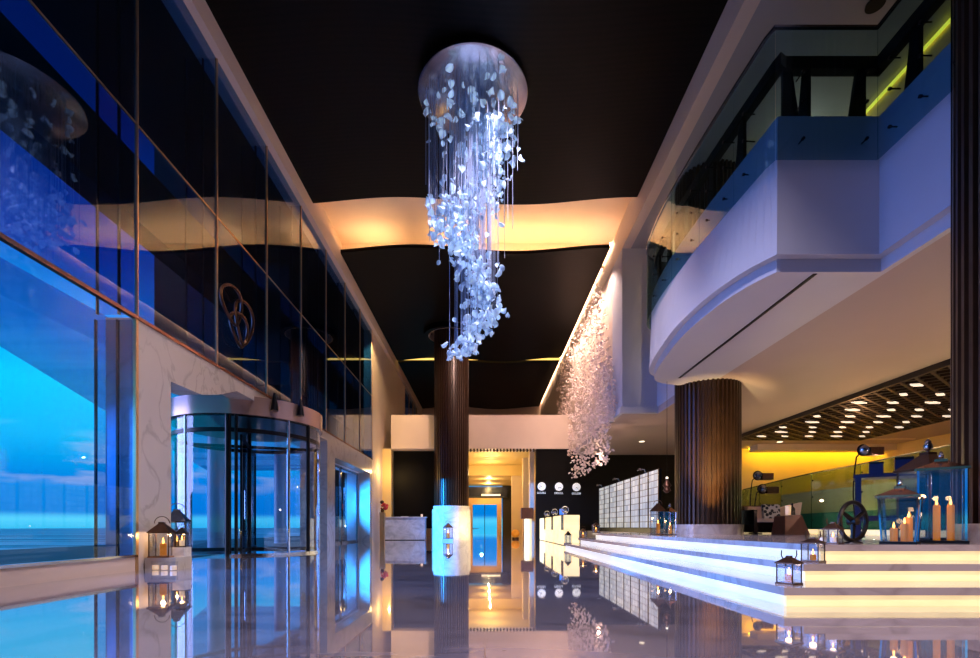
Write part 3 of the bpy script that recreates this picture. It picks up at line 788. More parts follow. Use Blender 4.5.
# ------------------------------------------------------------------ reception
prev = None
for k, (a, b, w) in enumerate(((18.4, 20.9, 'nearest'), (21.2, 23.6, 'middle'), (23.9, 26.4, 'farthest'))):
    d = empty('reception_desk', (3.2, (a+b)/2, 0), 'glowing onyx reception desk, %s of the three in a row' % w, 'desk', 'reception desks')
    MB().box(2.95, 3.55, a, b, .03, 1.15).build('body', 'onyx_desk', d)
    MB().box(3.0, 3.5, a+.05, b-.05, 0, .03).build('toe_kick', 'dark_metal', d)
    MB().box(2.93, 2.96, a+.02, a+.5, .58, 1.16).build('notch', 'black_gloss', d)
    # glossy globe lamp on top
    g = empty('globe_lamp', (3.2, a+.5, 1.15), 'round glass globe ornament on the %s reception desk' % w, 'ornament', 'globes on the reception desks')
    MB().lathe((3.1, a+.6, 1.15), [(.09, 0), (.09, .03), (.03, .05), (.03, .09)], 16).build('stand', 'dark_metal', g, True)
    tp = [(3.1+.13*math.cos(t*PI/10), a+.6, 1.37+.13*math.sin(t*PI/10)) for t in range(20)]
    MB().tube(tp, .02, 8, closed=True).build('ring', 'chrome', g, True)
    MB().ball((3.1, a+.6, 1.34), .09).build('globe', 'silver', g, True)
t = empty('computer_screen', (3.3, 19.6, 1.15), 'small blue lit screen on the nearest reception desk', 'screen')
MB().box(2.98, 3.24, 19.55, 19.6, 1.2, 1.42).build('panel', 'screen_blue', t); MB().box(3.08, 3.14, 19.55, 19.6, 1.15, 1.2).build('foot', 'dark_metal', t)

# clocks with caption plates
def text_mesh(name, body, size, loc, rot, m, parent, ext=.004):
    cu = bpy.data.curves.new(name, 'FONT'); cu.body = body; cu.size = size; cu.extrude = ext; cu.align_x = 'CENTER'
    tmp = bpy.data.objects.new(name, cu); COL.objects.link(tmp)
    dg = bpy.context.evaluated_depsgraph_get(); me = bpy.data.meshes.new_from_object(tmp.evaluated_get(dg))
    bpy.data.objects.remove(tmp); me.materials.clear(); me.materials.append(M[m])
    o = bpy.data.objects.new(name, me); COL.objects.link(o); o.parent = parent
    o.location = Vector(loc)-Vector(parent.location); o.rotation_euler = rot
    return o
for k, (u, v, w, hh) in enumerate(((541.6, 486.4, 'left', (2.2, 3.6)), (558.9, 486.7, 'middle', (4.4, -.6)), (576.4, 487.1, 'right', (3.9, 5.4)))):
    Y = YB+.1; x = at(u, Y); z = zt(v, Y)
    c = empty('wall_clock', (x, Y, z), 'round white clock on the black wall, %s one of three' % w, 'clock', 'clocks on the reception wall')
    n = 32; mb = MB(); mb.add([(x+.225*math.cos(2*PI*i/n), Y-.03, z+.225*math.sin(2*PI*i/n)) for i in range(n)]+[(x+.225*math.cos(2*PI*i/n), Y, z+.225*math.sin(2*PI*i/n)) for i in range(n)], [tuple(range(n)), tuple(range(2*n-1, n-1, -1))]+[(i, (i+1) % n, n+(i+1) % n, n+i) for i in range(n)])
    mb.build('face', 'clock_face', c)
    mb = MB(); mb.tube([(x+.228*math.cos(2*PI*i/32), Y-.02, z+.228*math.sin(2*PI*i/32)) for i in range(32)], .014, 6, closed=True); mb.build('rim', 'steel', c, True)
    for a, l in zip(hh, (.11, .16)):
        MB().tube([(x, Y-.04, z), (x+l*math.cos(a), Y-.04, z+l*math.sin(a))], .013, 5).build('hand', 'black_gloss', c)
    mb = MB()
    for q in range(12):
        a = q*PI/6; mb.tube([(x+.17*math.cos(a), Y-.033, z+.17*math.sin(a)), (x+.2*math.cos(a), Y-.033, z+.2*math.sin(a))], .008, 4)
    mb.build('hour_marks', 'black_gloss', c)
    q = empty('city_sign', (x, Y, z-.33), 'small white city caption under the %s clock' % w, 'sign', 'captions under the clocks')
    mb = MB(); r_ = random.Random(k)
    xx = -.24                     # seven small capital shapes, too small in the photo to read
    for j in range(7):
        mb.box(x+xx, x+xx+.018, Y-.012, Y, z-.40, z-.30); s2 = r_.choice((0, 1, 2))
        if s2 != 1: mb.box(x+xx, x+xx+.05, Y-.012, Y, z-.318, z-.30)
        if s2 != 2: mb.box(x+xx, x+xx+.05, Y-.012, Y, z-.40, z-.382)
        if s2 == 2: mb.box(x+xx+.034, x+xx+.052, Y-.012, Y, z-.40, z-.30)
        xx += .07
    mb.build('lettering', 'letter_white', q)

# shell tile screens
ys = [15.5, 16.5, 17.45, 18.5, 19.4, 20.5, 21.65, 22.6, 23.65]
names = ['nearest', 'second nearest', 'third nearest', 'fourth nearest', 'fourth farthest', 'third farthest', 'second farthest', 'farthest']
for a, b, w in zip(ys, ys[1:], names):
    s = empty('tile_screen', (5.5, (a+b)/2, .66), 'tall pale shell tile panel in the row by the black wall, %s one' % w, 'screen', 'tile panels')
    MB().box(5.5, 5.56, a+.06, b-.06, .68, 2.54).build('panel', 'shell_tiles', s)
    MB().box(5.49, 5.58, a, a+.06, .66, 2.56).box(5.49, 5.58, b-.06, b, .66, 2.56).build('frame', 'black_gloss', s)
tag(MB().box(5.35, 5.9, 15.4, 23.7, ZF, .66).build('screen_plinth', 'black_gloss'), 'long low black plinth under the shell tile panels', 'plinth')
for y, w in ((16.9, 'right'), (20.2, 'middle'), (23.2, 'left')):
    s = empty('picture_lamp', (5.5, y, 2.56), 'small silver picture lamp above the tile panels, %s one' % w, 'lamp', 'picture lamps over the tile panels')
    MB().tube([(5.54, y, 2.55), (5.5, y, 2.68), (5.35, y, 2.7)], .015, 6).build('arm', 'chrome', s)
    MB().lathe((5.33, y, 2.64), [(.08, 0), (.03, .08)], 12).build('shade', 'chrome', s, True)

# concierge desk
cd = empty('concierge_desk', (at(404, 25.9), 26.3, 0), 'grey white marble concierge desk in front of the black recess', 'desk')
Yd = 25.9
MB().box(at(383.5, Yd), at(425, Yd), Yd, Yd+.6, .03, 1.2).build('body', 'desk_marble', cd); MB().box(at(384.5, Yd), at(424, Yd), Yd+.06, Yd+.56, 0, .03).build('toe_kick', 'dark_metal', cd)
MB().box(at(382.5, Yd), at(426, Yd), Yd-.04, Yd+.64, 1.2, 1.24).build('top', 'white_marble', cd)
t = empty('candle_glass', (at(421, Yd), Yd+.3, 1.24), 'small white candle glass on the right end of the concierge desk', 'candle')
MB().lathe((at(421, Yd), Yd+.3, 1.24), [(.05, 0), (.06, .14)], 14).build('glass', 'white_wax', t, True)
t = tag(MB().box(at(400, Yd), at(407, Yd), Yd+.25, Yd+.5, 1.24, 1.27).build('folder', 'white_paint'), 'thin pale folder lying on the concierge desk', 'folder')
# gold pedestal with red flowers
Yp = 25.2
tag(MB().frustum((at(379.5, Yp)+.15, Yp), .11, .11, .13, .13, 0, 1.45).build('pedestal', 'gold_edge'), 'slim golden pedestal left of the concierge desk', 'pedestal')
t = empty('flower_vase', (at(379.5, Yp)+.15, Yp, 1.45), 'red flowers in a dark vase on the golden pedestal', 'flowers')
px = at(379.5, Yp)+.15
MB().lathe((px, Yp, 1.45), [(.06, 0), (.10, .08), (.05, .2)], 14).build('vase', 'bronze', t, True)
mb = MB()
for k in range(16):
    mb.ball((px+.02+random.uniform(-.1, .3), Yp+random.uniform(-.12, .12), 1.68+random.uniform(-.05, .2)), random.uniform(.05, .08), 8)
mb.build('blossoms', 'red_petal', t, True)
MB().ball((px-.02, Yp, 1.98), .1, 8).build('dark_foliage', 'dark_wood', t)

# lectern and glowing drum at the corridor
Yq = 27.0
t = empty('lectern', (at(527, Yq), Yq, 0), 'brown topped white lit stand beside the reception wall', 'stand')
MB().lathe((at(528, Yq), Yq, 0), [(.20, 0), (.20, 1.15)], 20).build('drum', 'onyx_desk', t, True)
MB().box(at(521, Yq), at(533, Yq), Yq-.25, Yq+.25, 1.15, 1.75).build('box_top', 'brown_veneer', t)

# ------------------------------------------------------------------ lanterns
GW = 'lanterns'
def candle(x, y, z, h, r, label, m='wax', light=2.0):
    c = empty('candle', (x, y, z), label, 'candle', 'candles inside the lanterns')
    MB().lathe((x, y, z), [(r, 0), (r, h*.96), (r*.8, h)], 14).build('wax', m, c, True)
    fl = MB().lathe((x, y, z+h), [(.1*r+.002, 0), (.33*r, .5*r), (.22*r, 1.1*r), (.02*r, 1.9*r)], 8).build('flame', 'flame', c, True)
    if light:
        L = bpy.data.lights.new('candle_glow', 'POINT'); L.energy = light; L.color = (1, .55, .22); L.shadow_soft_size = .03
        o = bpy.data.objects.new('candle_glow', L); COL.objects.link(o); o.location = (x, y, z+h+.03+2*r)
def lantern(x, y, z, w, hb, hr, label, metal='bronze', rot=.35, handle='loop', taper=1., base='bronze', finial=0):
    """square lantern: base, four posts, four panes, pyramid roof, handle"""
    t = empty('lantern', (x, y, z), label, 'lantern', GW)
    a = w/2; bt = max(.012, w*.06)
    R = lambda px, py: (x+px*math.cos(rot)-py*math.sin(rot), y+px*math.sin(rot)+py*math.cos(rot))
    MB().frustum((x, y), a*taper*1.06, a*taper*1.06, a*taper*1.06, a*taper*1.06, z, z+bt*1.3, rot).build('base', base, t)
    for sx, sy in ((-1,-1),(1,-1),(1,1),(-1,1)):
        p0 = R(sx*(a*taper-bt/2), sy*(a*taper-bt/2)); p1 = R(sx*(a-bt/2), sy*(a-bt/2))
        MB().tube([(*p0, z+bt), (*p1, z+hb)], bt*.6, 4).build('post', metal, t)
    cs = [(-1,-1),(1,-1),(1,1),(-1,1)]
    for k in range(4):
        (ax, ay), (bx, by) = cs[k], cs[(k+1) % 4]
        q = [(*R(ax*a*taper*.93, ay*a*taper*.93), z+bt), (*R(bx*a*taper*.93, by*a*taper*.93), z+bt), (*R(bx*a*.93, by*a*.93), z+hb), (*R(ax*a*.93, ay*a*.93), z+hb)]
        nx, ny = R((ax+bx)/2, (ay+by)/2); d = Vector((x-nx, y-ny, 0)).normalized()*.006
        MB().add(q+[tuple(Vector(p)+d) for p in q], [(0,1,2,3),(7,6,5,4),(0,4,5,1),(1,5,6,2),(2,6,7,3),(3,7,4,0)]).build('pane', 'lantern_glass', t)
    rf = MB(); rf.frustum((x, y), a*1.1, a*1.1, a*1.1, a*1.1, z+hb, z+hb+bt, rot); rf.frustum((x, y), a*1.08, a*1.08, a*.25, a*.25, z+hb+bt, z+hb+hr, rot)
    rf.frustum((x, y), a*.27, a*.27, a*.27, a*.27, z+hb+hr, z+hb+hr+bt*1.2, rot)
    rf.build('roof', metal if metal != 'chrome' else 'copper', t)
    zt_ = z+hb+hr+bt
    if handle == 'loop':
        h = w*.42
        pts = [(x+h*math.cos(q)*1., y, zt_-bt+h*.9*math.sin(q)) for q in [PI*k/10 for k in range(11)]]
        MB().tube(pts, bt*.35, 6).build('handle', metal, t, True)
    elif handle == 'horns':
        h = w*.5
        pts = [(x+sx*h*(1-.12*c), y, zt_-hr*.55+c*w*.55) for sx, c in ((-1, 1), (-1, .5), (-.75, .12), (-.3, 0), (.3, 0), (.75, .12), (1, .5), (1, 1))]
        MB().tube(pts, bt*.45, 6).build('handle', metal, t, True)
    elif handle == 'finial':
        q = finial or w*.14
        MB().lathe((x, y, zt_), [(q*.5, 0), (q*.35, q*.5), (q, q*1.2), (q*1.05, q*1.8), (q*.6, q*2.6), (q*.7, q*2.9), (q*.15, q*3.6)], 14).build('finial', 'silver', t, True)
    return t

# on the steps
x, y = at(789, 4.55), 4.55
lantern(x, y, .17, .155, .19, .06, 'small bronze lantern with upright horn handle on the lowest lit step', rot=.5, handle='horns')
candle(x, y, .19, .07, .035, 'glowing candle in the lantern on the lowest lit step', light=.7)
x, y = at(813, 5.02), 5.02
lantern(x, y, .34, .165, .19, .05, 'small dark lantern with horn handle on the middle lit step', rot=.6, handle='horns')
candle(x, y, .36, .06, .03, 'glowing candle in the lantern on the middle lit step', light=.4)
x, y = at(833, 5.45), 5.45
lantern(x, y, ZF, .15, .16, .07, 'small brown lantern on the platform left of the black wheel', rot=.6, handle='horns')
candle(x, y, ZF+.02, .06, .03, 'short candle in the lantern left of the black wheel', 'white_wax', .3)
t = empty('candle_glass', (at(823, 5.6), 5.6, ZF), 'short white candle in a clear glass left of the black wheel', 'candle')
MB().lathe((at(823, 5.6), 5.6, ZF), [(.035, .0), (.035, .07)], 14).build('wax', 'white_wax', t, True)
MB().lathe((at(823, 5.6), 5.6, ZF), [(.05, .0), (.05, .17)], 16, cap=False).build('glass', 'lantern_glass', t, True)
# the big pair at right
x, y = at(941, 5.8), 5.8
x1, y1 = at(900, 5.52), 5.52
big = (x, y)
lantern(x, y, ZF, .43, .85, .11, 'largest chrome lantern with flat copper roof at the right platform edge', 'chrome', rot=.85, handle='finial', finial=.028, base='dark_metal')
candle(x-.07, y-.02, ZF+.03, .42, .034, 'tall orange candle on the left inside the largest lantern', light=1.5)
candle(x+.03, y-.09, ZF+.03, .42, .034, 'tall orange candle in the middle of the largest lantern', light=1.)
lantern(x1, y1, ZF, .36, .52, .10, 'medium chrome lantern with domed copper roof left of the largest lantern', 'chrome', rot=.75, handle='finial', finial=.024, taper=.85, base='dark_metal')
candle(x1-.07, y1, ZF+.03, .15, .035, 'short candle on the left inside the medium chrome lantern', light=.5)
candle(x1+.0, y1-.06, ZF+.03, .20, .035, 'orange candle in the middle of the medium chrome lantern', light=.5)
candle(x1+.10, y1, ZF+.03, .27, .035, 'tall candle on the right inside the medium chrome lantern', light=.5)
x2, y2 = at(928, 7.0), 7.0
lantern(x2, y2, ZF, .50, .98, .24, 'bronze lantern with perforated pyramid roof behind the largest lantern', 'bronze', rot=.1, handle='finial', finial=.055)
# by the far column
x, y = at(658, 12.25), 12.25
lantern(x, y, ZF, .26, .58, .18, 'bronze lantern with arched roof left of the golden column', 'bronze', rot=.3, handle='loop')
candle(x, y, ZF+.03, .25, .05, 'candle in the bronze lantern left of the golden column', light=2)
x, y = at(670, 11.8), 11.8
lantern(x, y, ZF, .20, .55, .10, 'blue tinted chrome lantern touching the golden column', 'chrome', rot=.3, handle='finial')
candle(x, y, ZF+.03, .2, .04, 'candle in the chrome lantern touching the golden column', light=1.5)
# far end of the steps
x, y = at(568, 16.0), 16.0
lantern(x, y, .17, .17, .26, .12, 'tiny black lantern on the far end of the lowest lit step', 'black_rail', rot=.2)
x, y = at(583, 15.9), 15.9
lantern(x, y, .34, .2, .22, .08, 'tiny brown lantern on the far end of the middle lit step', 'bronze', rot=.2)
candle(x, y, .36, .1, .04, 'candle in the tiny brown lantern on the far middle step', light=.6)
x, y = at(596, 15.9), 15.9
lantern(x, y, ZF, .2, .24, .08, 'tiny brown lantern at the far corner of the platform', 'bronze', rot=.2)
candle(x, y, ZF+.02, .1, .04, 'candle in the tiny brown lantern at the far platform corner', light=.6)
# at the lobby column and corridor
x, y = at(448, 24.6), 24.6
lantern(x, y, .12, .36, .55, .2, 'brown lantern at the foot of the white column drum', 'bronze', rot=.5)
candle(x, y, .15, .25, .07, 'candle in the lantern at the white column drum', light=4)
tag(MB().box(x-.28, x+.28, y-.28, y+.28, 0, .12).build('lantern_block', 'white_marble'), 'low white block under the lantern at the column drum', 'block')
x, y = at(515.5, 28.5), 28.5
t = empty('bowl_lamp', (x, y, .0), 'round amber glowing lamp on the floor by the corridor piers', 'lamp')
MB().ball((x, y, .32), .24, 16).build('shade', 'wax', t, True); MB().lathe((x, y, 0), [(.2, 0), (.2, .1)], 16).build('foot', 'bronze', t, True)
# left portal group
tag(MB().box(-5.54, -5.04, 7.98, 8.42, 0, .2).build('lantern_block', 'stone_wall'), 'low stone block under the lanterns at the marble jamb', 'block')
x, y = at(162, 8.1), 8.1
lantern(x, y, .2, .30, .40, .16, 'gold lantern with open pyramid roof in front of the marble jamb', 'bronze', rot=.25, base='copper')
candle(x+.02, y, .23, .2, .05, 'candle in the gold lantern at the marble jamb', light=5)
x, y = at(177, 9.0), 9.0
lantern(x, y, .0, .36, .78, .22, 'tall silver lantern behind the others at the marble jamb', 'silver', rot=.3)
candle(x, y, .03, .4, .06, 'candle in the tall silver lantern at the marble jamb', light=4)
x, y = at(182, 8.3), 8.3
tag(MB().box(x-.10, x+.10, y-.10, y+.10, .2, .36).build('display_cube', 'white_marble'), 'white cube under the small lantern by the revolving door', 'cube')
lantern(x, y, .36, .16, .22, .1, 'small white lantern with dark roof on the white cube', 'black_rail', rot=.3)
candle(x, y, .38, .1, .04, 'candle in the small white lantern on the cube', 'white_wax', light=1.5)
for u, yy, w in ((148, 7.95, 'left'), (157, 7.9, 'middle'), (166, 7.85, 'right')):
    t = empty('votive_glass', (at(u, yy)+.12, yy, 0), 'lit votive glass on the floor before the marble jamb, %s one' % w, 'candle', 'votive glasses')
    MB().lathe((at(u, yy)+.12, yy, 0), [(.06, 0), (.065, .15)], 16, cap=False).build('glass', 'lantern_glass', t, True)
    MB().lathe((at(u, yy)+.12, yy, 0), [(.045, 0.01), (.045, .08)], 14).build('wax', 'white_wax', t, True)

# ------------------------------------------------------------------ lounge furniture
# handwheel
hx, hy = at(853, 5.75), 5.75
hw = empty('handwheel', (hx, hy, ZF), 'black iron handwheel ornament standing on the platform edge', 'wheel')
zc_ = .765; rw = .225; ca = math.radians(20)       # turned so that it reads as a narrow ellipse
dirx = Vector((math.cos(ca), math.sin(ca), 0))
P3 = lambda q, r: Vector((hx, hy, zc_))+dirx*(r*math.cos(q))+Vector((0, 0, 1))*(r*math.sin(q))
MB().tube([P3(2*PI*k/40, rw) for k in range(40)], .026, 8, closed=True).build('rim', 'iron', hw, True)
for q in (.55, 2.6, 4.7):
    MB().tube([P3(q, .0), P3(q, rw)], [.03, .02], 8).build('spoke', 'iron', hw, True)
mb = MB(); nrm = dirx.cross(Vector((0, 0, 1))); mb.tube([Vector((hx, hy, zc_))-nrm*.05, Vector((hx, hy, zc_))+nrm*.05], .045, 12); mb.build('hub', 'iron', hw, True)
MB().lathe((hx, hy, ZF), [(.10, 0), (.09, .015), (.03, .03), (.025, .05)], 18).build('foot', 'iron', hw, True)

# blue console table, its right end turned towards the viewer
Yt = 7.9
xa = at(855, Yt); ztop = zt(474.5, Yt)
rot_ = math.radians(-37)
def cpt(l, d): return (xa+l*math.cos(rot_)-d*math.sin(rot_), Yt+l*math.sin(rot_)+d*math.cos(rot_))
def cbox(l0, l1, d0, d1, z0, z1): return MB().prism([cpt(l0, d0), cpt(l1, d0), cpt(l1, d1), cpt(l0, d1)], z0, z1)
ct = empty('console_table', (*cpt(.5, .25), ZF), 'dark blue metal console table behind the lanterns', 'table')
cbox(-.02, 1.0, 0, .5, ztop-.06, ztop).build('tabletop', 'blue_lacquer', ct)
for l in (0, .92):
    for d in (0, .42): cbox(l, l+.08, d, d+.08, ZF, ztop-.06).build('leg', 'blue_lacquer', ct)
cbox(.08, .92, .02, .07, zt(521, Yt), zt(516, Yt)).build('stretcher', 'blue_lacquer', ct)
for (l0, l1, h, w) in ((.18, .36, .19, 'smaller left'), (.50, .72, .24, 'larger right')):
    t = empty('storage_box', (*cpt((l0+l1)/2, .2), ztop), 'dark blue box on the console table, %s one' % w, 'box')
    cbox(l0, l1, .08, .08+l1-l0, ztop, ztop+h*.85).build('body', 'blue_lacquer', t)
    cbox(l0-.005, l1+.005, .075, .085+l1-l0, ztop+h*.85, ztop+h).build('lid', 'black_gloss', t)

# sofa
Ys = 13.2
sx0, sx1 = at(754, Ys), at(806, Ys)
so = empty('sofa', ((sx0+sx1)/2, Ys+.5, ZF), 'dark framed sofa with pale blush cushions in front of the glass screen', 'sofa')
MB().box(sx0, sx1-.25, Ys, Ys+.95, ZF+.04, ZF+.32).build('frame', 'black_gloss', so)
MB().box(sx0, sx0+.09, Ys, Ys+.95, ZF+.32, ZF+.66).build('arm', 'black_gloss', so)
MB().box(sx0+.09, sx1-.2, Ys-.02, Ys+.85, ZF+.32, ZF+.42).build('seat_cushion', 'upholstery', so)
MB().frustum((sx0+.33, Ys+.62), .19, .1, .22, .08, ZF+.42, ZF+.76).build('back_cushion', 'upholstery', so)
mb = MB(); mb.prism_x([(Ys+.75, ZF+.42), (Ys+.95, ZF+.42), (Ys+.95, ZF+.80), (Ys+.85, ZF+.80)], sx0+.09, sx1-.2); mb.build('backrest', 'brown_veneer', so)
mb = MB(); xb = sx0+1.0; mb.add([(xb, Ys+.6, ZF+.42), (xb+.55, Ys+.5, ZF+.42), (xb+.62, Ys+.5, ZF+.88), (xb, Ys+.6, ZF+.72), (xb, Ys+.72, ZF+.42), (xb+.55, Ys+.65, ZF+.42), (xb+.62, Ys+.62, ZF+.88), (xb, Ys+.72, ZF+.72)], [(0,1,2,3),(7,6,5,4),(0,4,5,1),(1,5,6,2),(2,6,7,3),(3,7,4,0)])
mb.build('back_cushion', 'upholstery', so)
for xx in (sx0+.05, sx1-.35): MB().box(xx, xx+.08, Ys+.05, Ys+.13, ZF, ZF+.04).build('foot', 'black_gloss', so)
t = tag(MB().frustum((sx0+.74, Ys+.5), .23, .08, .23, .05, ZF+.42, ZF+.82).build('throw_pillow', 'cushion_pattern'), 'navy and white patterned pillow on the sofa', 'pillow')
# faceted side table
Yf = 12.3
xf = at(799, Yf)
tb = tag(MB().add([(xf-.35, Yf, ZF), (xf+.28, Yf, ZF), (xf+.28, Yf+.6, ZF), (xf-.35, Yf+.6, ZF), (xf-.32, Yf+.05, ZF+.47), (xf+.05, Yf-.02, ZF+.50), (xf+.1, Yf+.5, ZF+.5), (xf-.32, Yf+.5, ZF+.47)],
     [(0,3,2,1),(4,5,6,7),(0,1,5,4),(1,2,6,5),(2,3,7,6),(3,0,4,7)]).build('side_table', 'brown_veneer'), 'faceted brown wooden side table at the right end of the sofa', 'table')
t = empty('bottle', (xf-.02, Yf+.25, ZF+.5), 'dark bottle with a pale label on the faceted side table', 'bottle')
MB().lathe((xf-.02, Yf+.25, ZF+.5), [(.07, 0), (.07, .16), (.03, .22), (.03, .3)], 14).build('body', 'black_gloss', t, True)
t = tag(MB().lathe((xf-.15, Yf+.2, ZF+.495), [(.06, 0), (.07, .24)], 16).build('candle_holder', 'white_wax', None, True), 'white glowing holder beside the bottle on the side table', 'candle')

# arc lamps: thin curved stems with a silver globe and a box shade
def arc_lamp(x, y, z0, z1, du, label, s=1.):
    t = empty('floor_lamp', (x, y, z0), label, 'lamp', 'curved floor lamps in the lounge')
    pts = [(x-.03-.08*math.sin(PI*k/12), y, z0+(z1-z0)*k/12) for k in range(12)]+[(x+.1*s, y, z1)]
    MB().tube(pts, .014, 6).build('stem', 'dark_metal', t, True)
    MB().lathe((x-.03, y, z0), [(.12, 0), (.12, .02)], 18).build('foot', 'dark_metal', t)
    MB().ball((x+.12*s, y, z1), .12*s, 14).build('globe', 'silver', t, True)
    MB().tube([(x+.12*s+.13*s*math.cos(2*PI*k/20), y+.02, z1+.13*s*math.sin(2*PI*k/20)) for k in range(20)], .016, 6, closed=True).build('ring', 'dark_metal', t, True)
    MB().box(x+.2*s, x+.52*s, y-.1, y+.1, z1-.13*s, z1+.06*s).build('box_shade', 'copper', t)
    return t
Ya = 14.4
arc_lamp(at(754, Ya), Ya, ZF, zt(475.5, Ya), 0, 'tall curved floor lamp with silver globe at the left end of the sofa')
arc_lamp(at(758.5, Ya-.6), Ya-.6, ZF, zt(489, Ya-.6), 0, 'shorter curved floor lamp with silver globe in front of the sofa end')
arc_lamp(at(859, 9.6), 9.6, ZF, zt(450, 9.6), 0, 'curved floor lamp with blue silver globe above the console table', .8)

# glass screen along the lounge
pth = [(11.15, 21.2), (9.95, 15.5), (9.65, 12.7), (9.35, 10.8), (9.0, 8.6), (8.9, 6)]
gp = smoothpath(pth, 5)
gs = empty('glass_screen', (10, 14, ZF), 'long curving green glass screen behind the sofa', 'screen')
Lp = arclen(gp)[-1]; nseg = 7
for k in range(nseg):
    p = subpath(gp, Lp*k/nseg+.01, Lp*(k+1)/nseg-.01)
    pathpane(p, ZF+.12, 2.3, .03).build('pane', 'screen_glass', gs)
    q = p[0]
    for z in (.9, 1.6, 2.1):
        MB().ball((q[0], q[1]-.02, z), .025, 8).build('bolt', 'dark_metal', gs, True)
strip(gp, .14, ZF, ZF+.12).build('lit_base', 'onyx_warm', gs)
strip(offset(gp, .02), .05, 2.3, 2.33).build('top_edge', 'steel', gs)
# rear low wall and teal panel beyond the screen
struct('wall_lounge_low', MB().prism([(13.2, 21), (12.2, 12), (12.4, 6), (12.7, 6), (12.5, 12), (13.5, 21)], ZF, 1.25), mat('teal', (10, 110, 130), .5, noise=(.8, .2)), 'low teal counter wall behind the green glass screen', 'counter')
struct('wall_lounge_far', MB().prism([(13.9, 23), (13.3, 12), (13.6, 5), (13.8, 5), (13.5, 12), (14.1, 23)], ZF, 2.2), 'cream', 'pale golden partition behind the teal counter', 'wall')

# hanging pendant by the golden column
Yh = 13.2
t = empty('pendant_lamp', (at(667, Yh), Yh, ZG), 'small bronze pendant hanging on a wire left of the golden column', 'lamp')
MB().tube([(at(667, Yh), Yh, 2.0), (at(667, Yh), Yh, ZG-.002)], .006, 5).build('wire', 'dark_metal', t)
MB().lathe((at(667, Yh), Yh, 1.62), [(.03, 0), (.10, .06), (.07, .14), (.11, .2), (.05, .3), (.03, .38)], 14).build('shade', 'bronze', t, True)
MB().ball((at(667, Yh), Yh, 2.02), .035, 8).build('bulb', 'downlight', t, True)

# three interlaced rings on the glass
re_ = empty('ring_emblem', (XL+.12, 10.9, 5.4), 'bronze emblem of interlaced rings on the dark glass above the revolving door', 'emblem')
for (yc, zc2, r1, r2, tl) in ((10.65, 5.52, .42, .40, .3), (11.15, 5.35, .38, .5, -.2), (10.95, 5.1, .36, .36, .1)):
    pts = []
    for k in range(40):
        q = 2*PI*k/40; a, b = r1*math.cos(q), r2*math.sin(q)
        pts.append((XL+.08+.04*math.sin(2*q), yc+a*math.cos(tl)-b*math.sin(tl), zc2+a*math.sin(tl)+b*math.cos(tl)))
    MB().tube(pts, .035, 6, closed=True).build('ring', 'bronze', re_, True)

# lace trim under the beam
mb = MB()
for k in range(26):
    x = -1.9+k*.18; mb.prism([(x, YB-.02), (x+.09, YB-.02), (x+.09, YB-.005), (x, YB-.005)], 4.78, 4.95); mb.prism([(x+.02, YB-.02), (x+.16, YB-.02), (x+.16, YB-.005), (x+.02, YB-.005)], 4.84, 4.87)
tag(mb.build('fretwork_frieze', 'dark_wood'), 'narrow dark fretwork frieze under the cream beam', 'frieze')

# ------------------------------------------------------------------ lights
def spot(loc, target, e, col, ang=60, blend=.6, size=.04):
    L = bpy.data.lights.new('spot', 'SPOT'); L.energy = e; L.color = col; L.spot_size = math.radians(ang); L.spot_blend = blend; L.shadow_soft_size = size
    o = bpy.data.objects.new('spot', L); COL.objects.link(o); o.location = loc
    o.rotation_euler = (Vector(target)-Vector(loc)).to_track_quat('-Z', 'Y').to_euler()
def point(loc, e, col, size=.03):
    L = bpy.data.lights.new('point', 'POINT'); L.energy = e; L.color = col; L.shadow_soft_size = size
    o = bpy.data.objects.new('point', L); COL.objects.link(o); o.location = loc
def area(loc, target, sx, sy, e, col):
    L = bpy.data.lights.new('area', 'AREA'); L.shape = 'RECTANGLE'; L.size = sx; L.size_y = sy; L.energy = e; L.color = col
    o = bpy.data.objects.new('area', L); COL.objects.link(o); o.location = loc
    o.rotation_euler = (Vector(target)-Vector(loc)).to_track_quat('-Z', 'Y').to_euler()
WARM = (1, .72, .45); PALE = (1, .84, .7); GOLD = (1, .62, .16)
# corridor downlights
for y in (29, 32, 36, 40): point((.3, y, 4.0), 120, (1, .68, .28))
# beam wash from the ceiling
spot((0, 20.5, 10.7), (0, YB, 5.8), 1400, (1, .60, .48), 80)
spot((-4.9, 22.5, 10.5), (XL, 26.5, 6), 1200, (1, .66, .30), 60)
point((-5.0, 25.6, 3.6), 55, (1, .62, .22))
spot((-4.0, 22.6, 10.6), (-4.3, 25.8, .7), 2600, (.72, .80, 1), 16)  # added fill spot to brighten the concierge desk
spot((4.4, -6.5, 9.8), (5.4, 4.4, .2), 5200, (1, .66, .52), 34)  # extra fill added from behind the viewer to lift the step fronts
# petal wall grazers
for y in (18.8, 20.2, 21.6, 23, 24.4, 25.8): spot((XR-.95, y, 10.85), (XR, y, 7.2), 560, (1, .68, .56), 100)
# lounge warmth
for x, y in ((13.7, 9), (13.7, 13), (13.7, 18)): point((x, y, 3.2), 75, (1, .46, .18))
for x, y in ((11.6, 12), (11.4, 17)): point((x, y, 1.6), 120, (1, .74, .32))
for x, y in ((8.4, 8), (8.4, 10.5), (8.6, 17)): point((x, y, 1.6), 30, (1, .50, .36))
point((7.9, 3.0, 1.6), 45, (1, .56, .44))
point((4.4, 19, 3.4), 45, (1, .62, .44))
# uplight of the golden column
spot((5.35, 11.3, .75), (6.1, 13.2, 2.9), 1100, (1, .76, .36), 44, 1.0)
spot((5.72, 12.35, .6), (6.02, 13.1, 2.3), 620, (1, .60, .20), 52, 1.0)
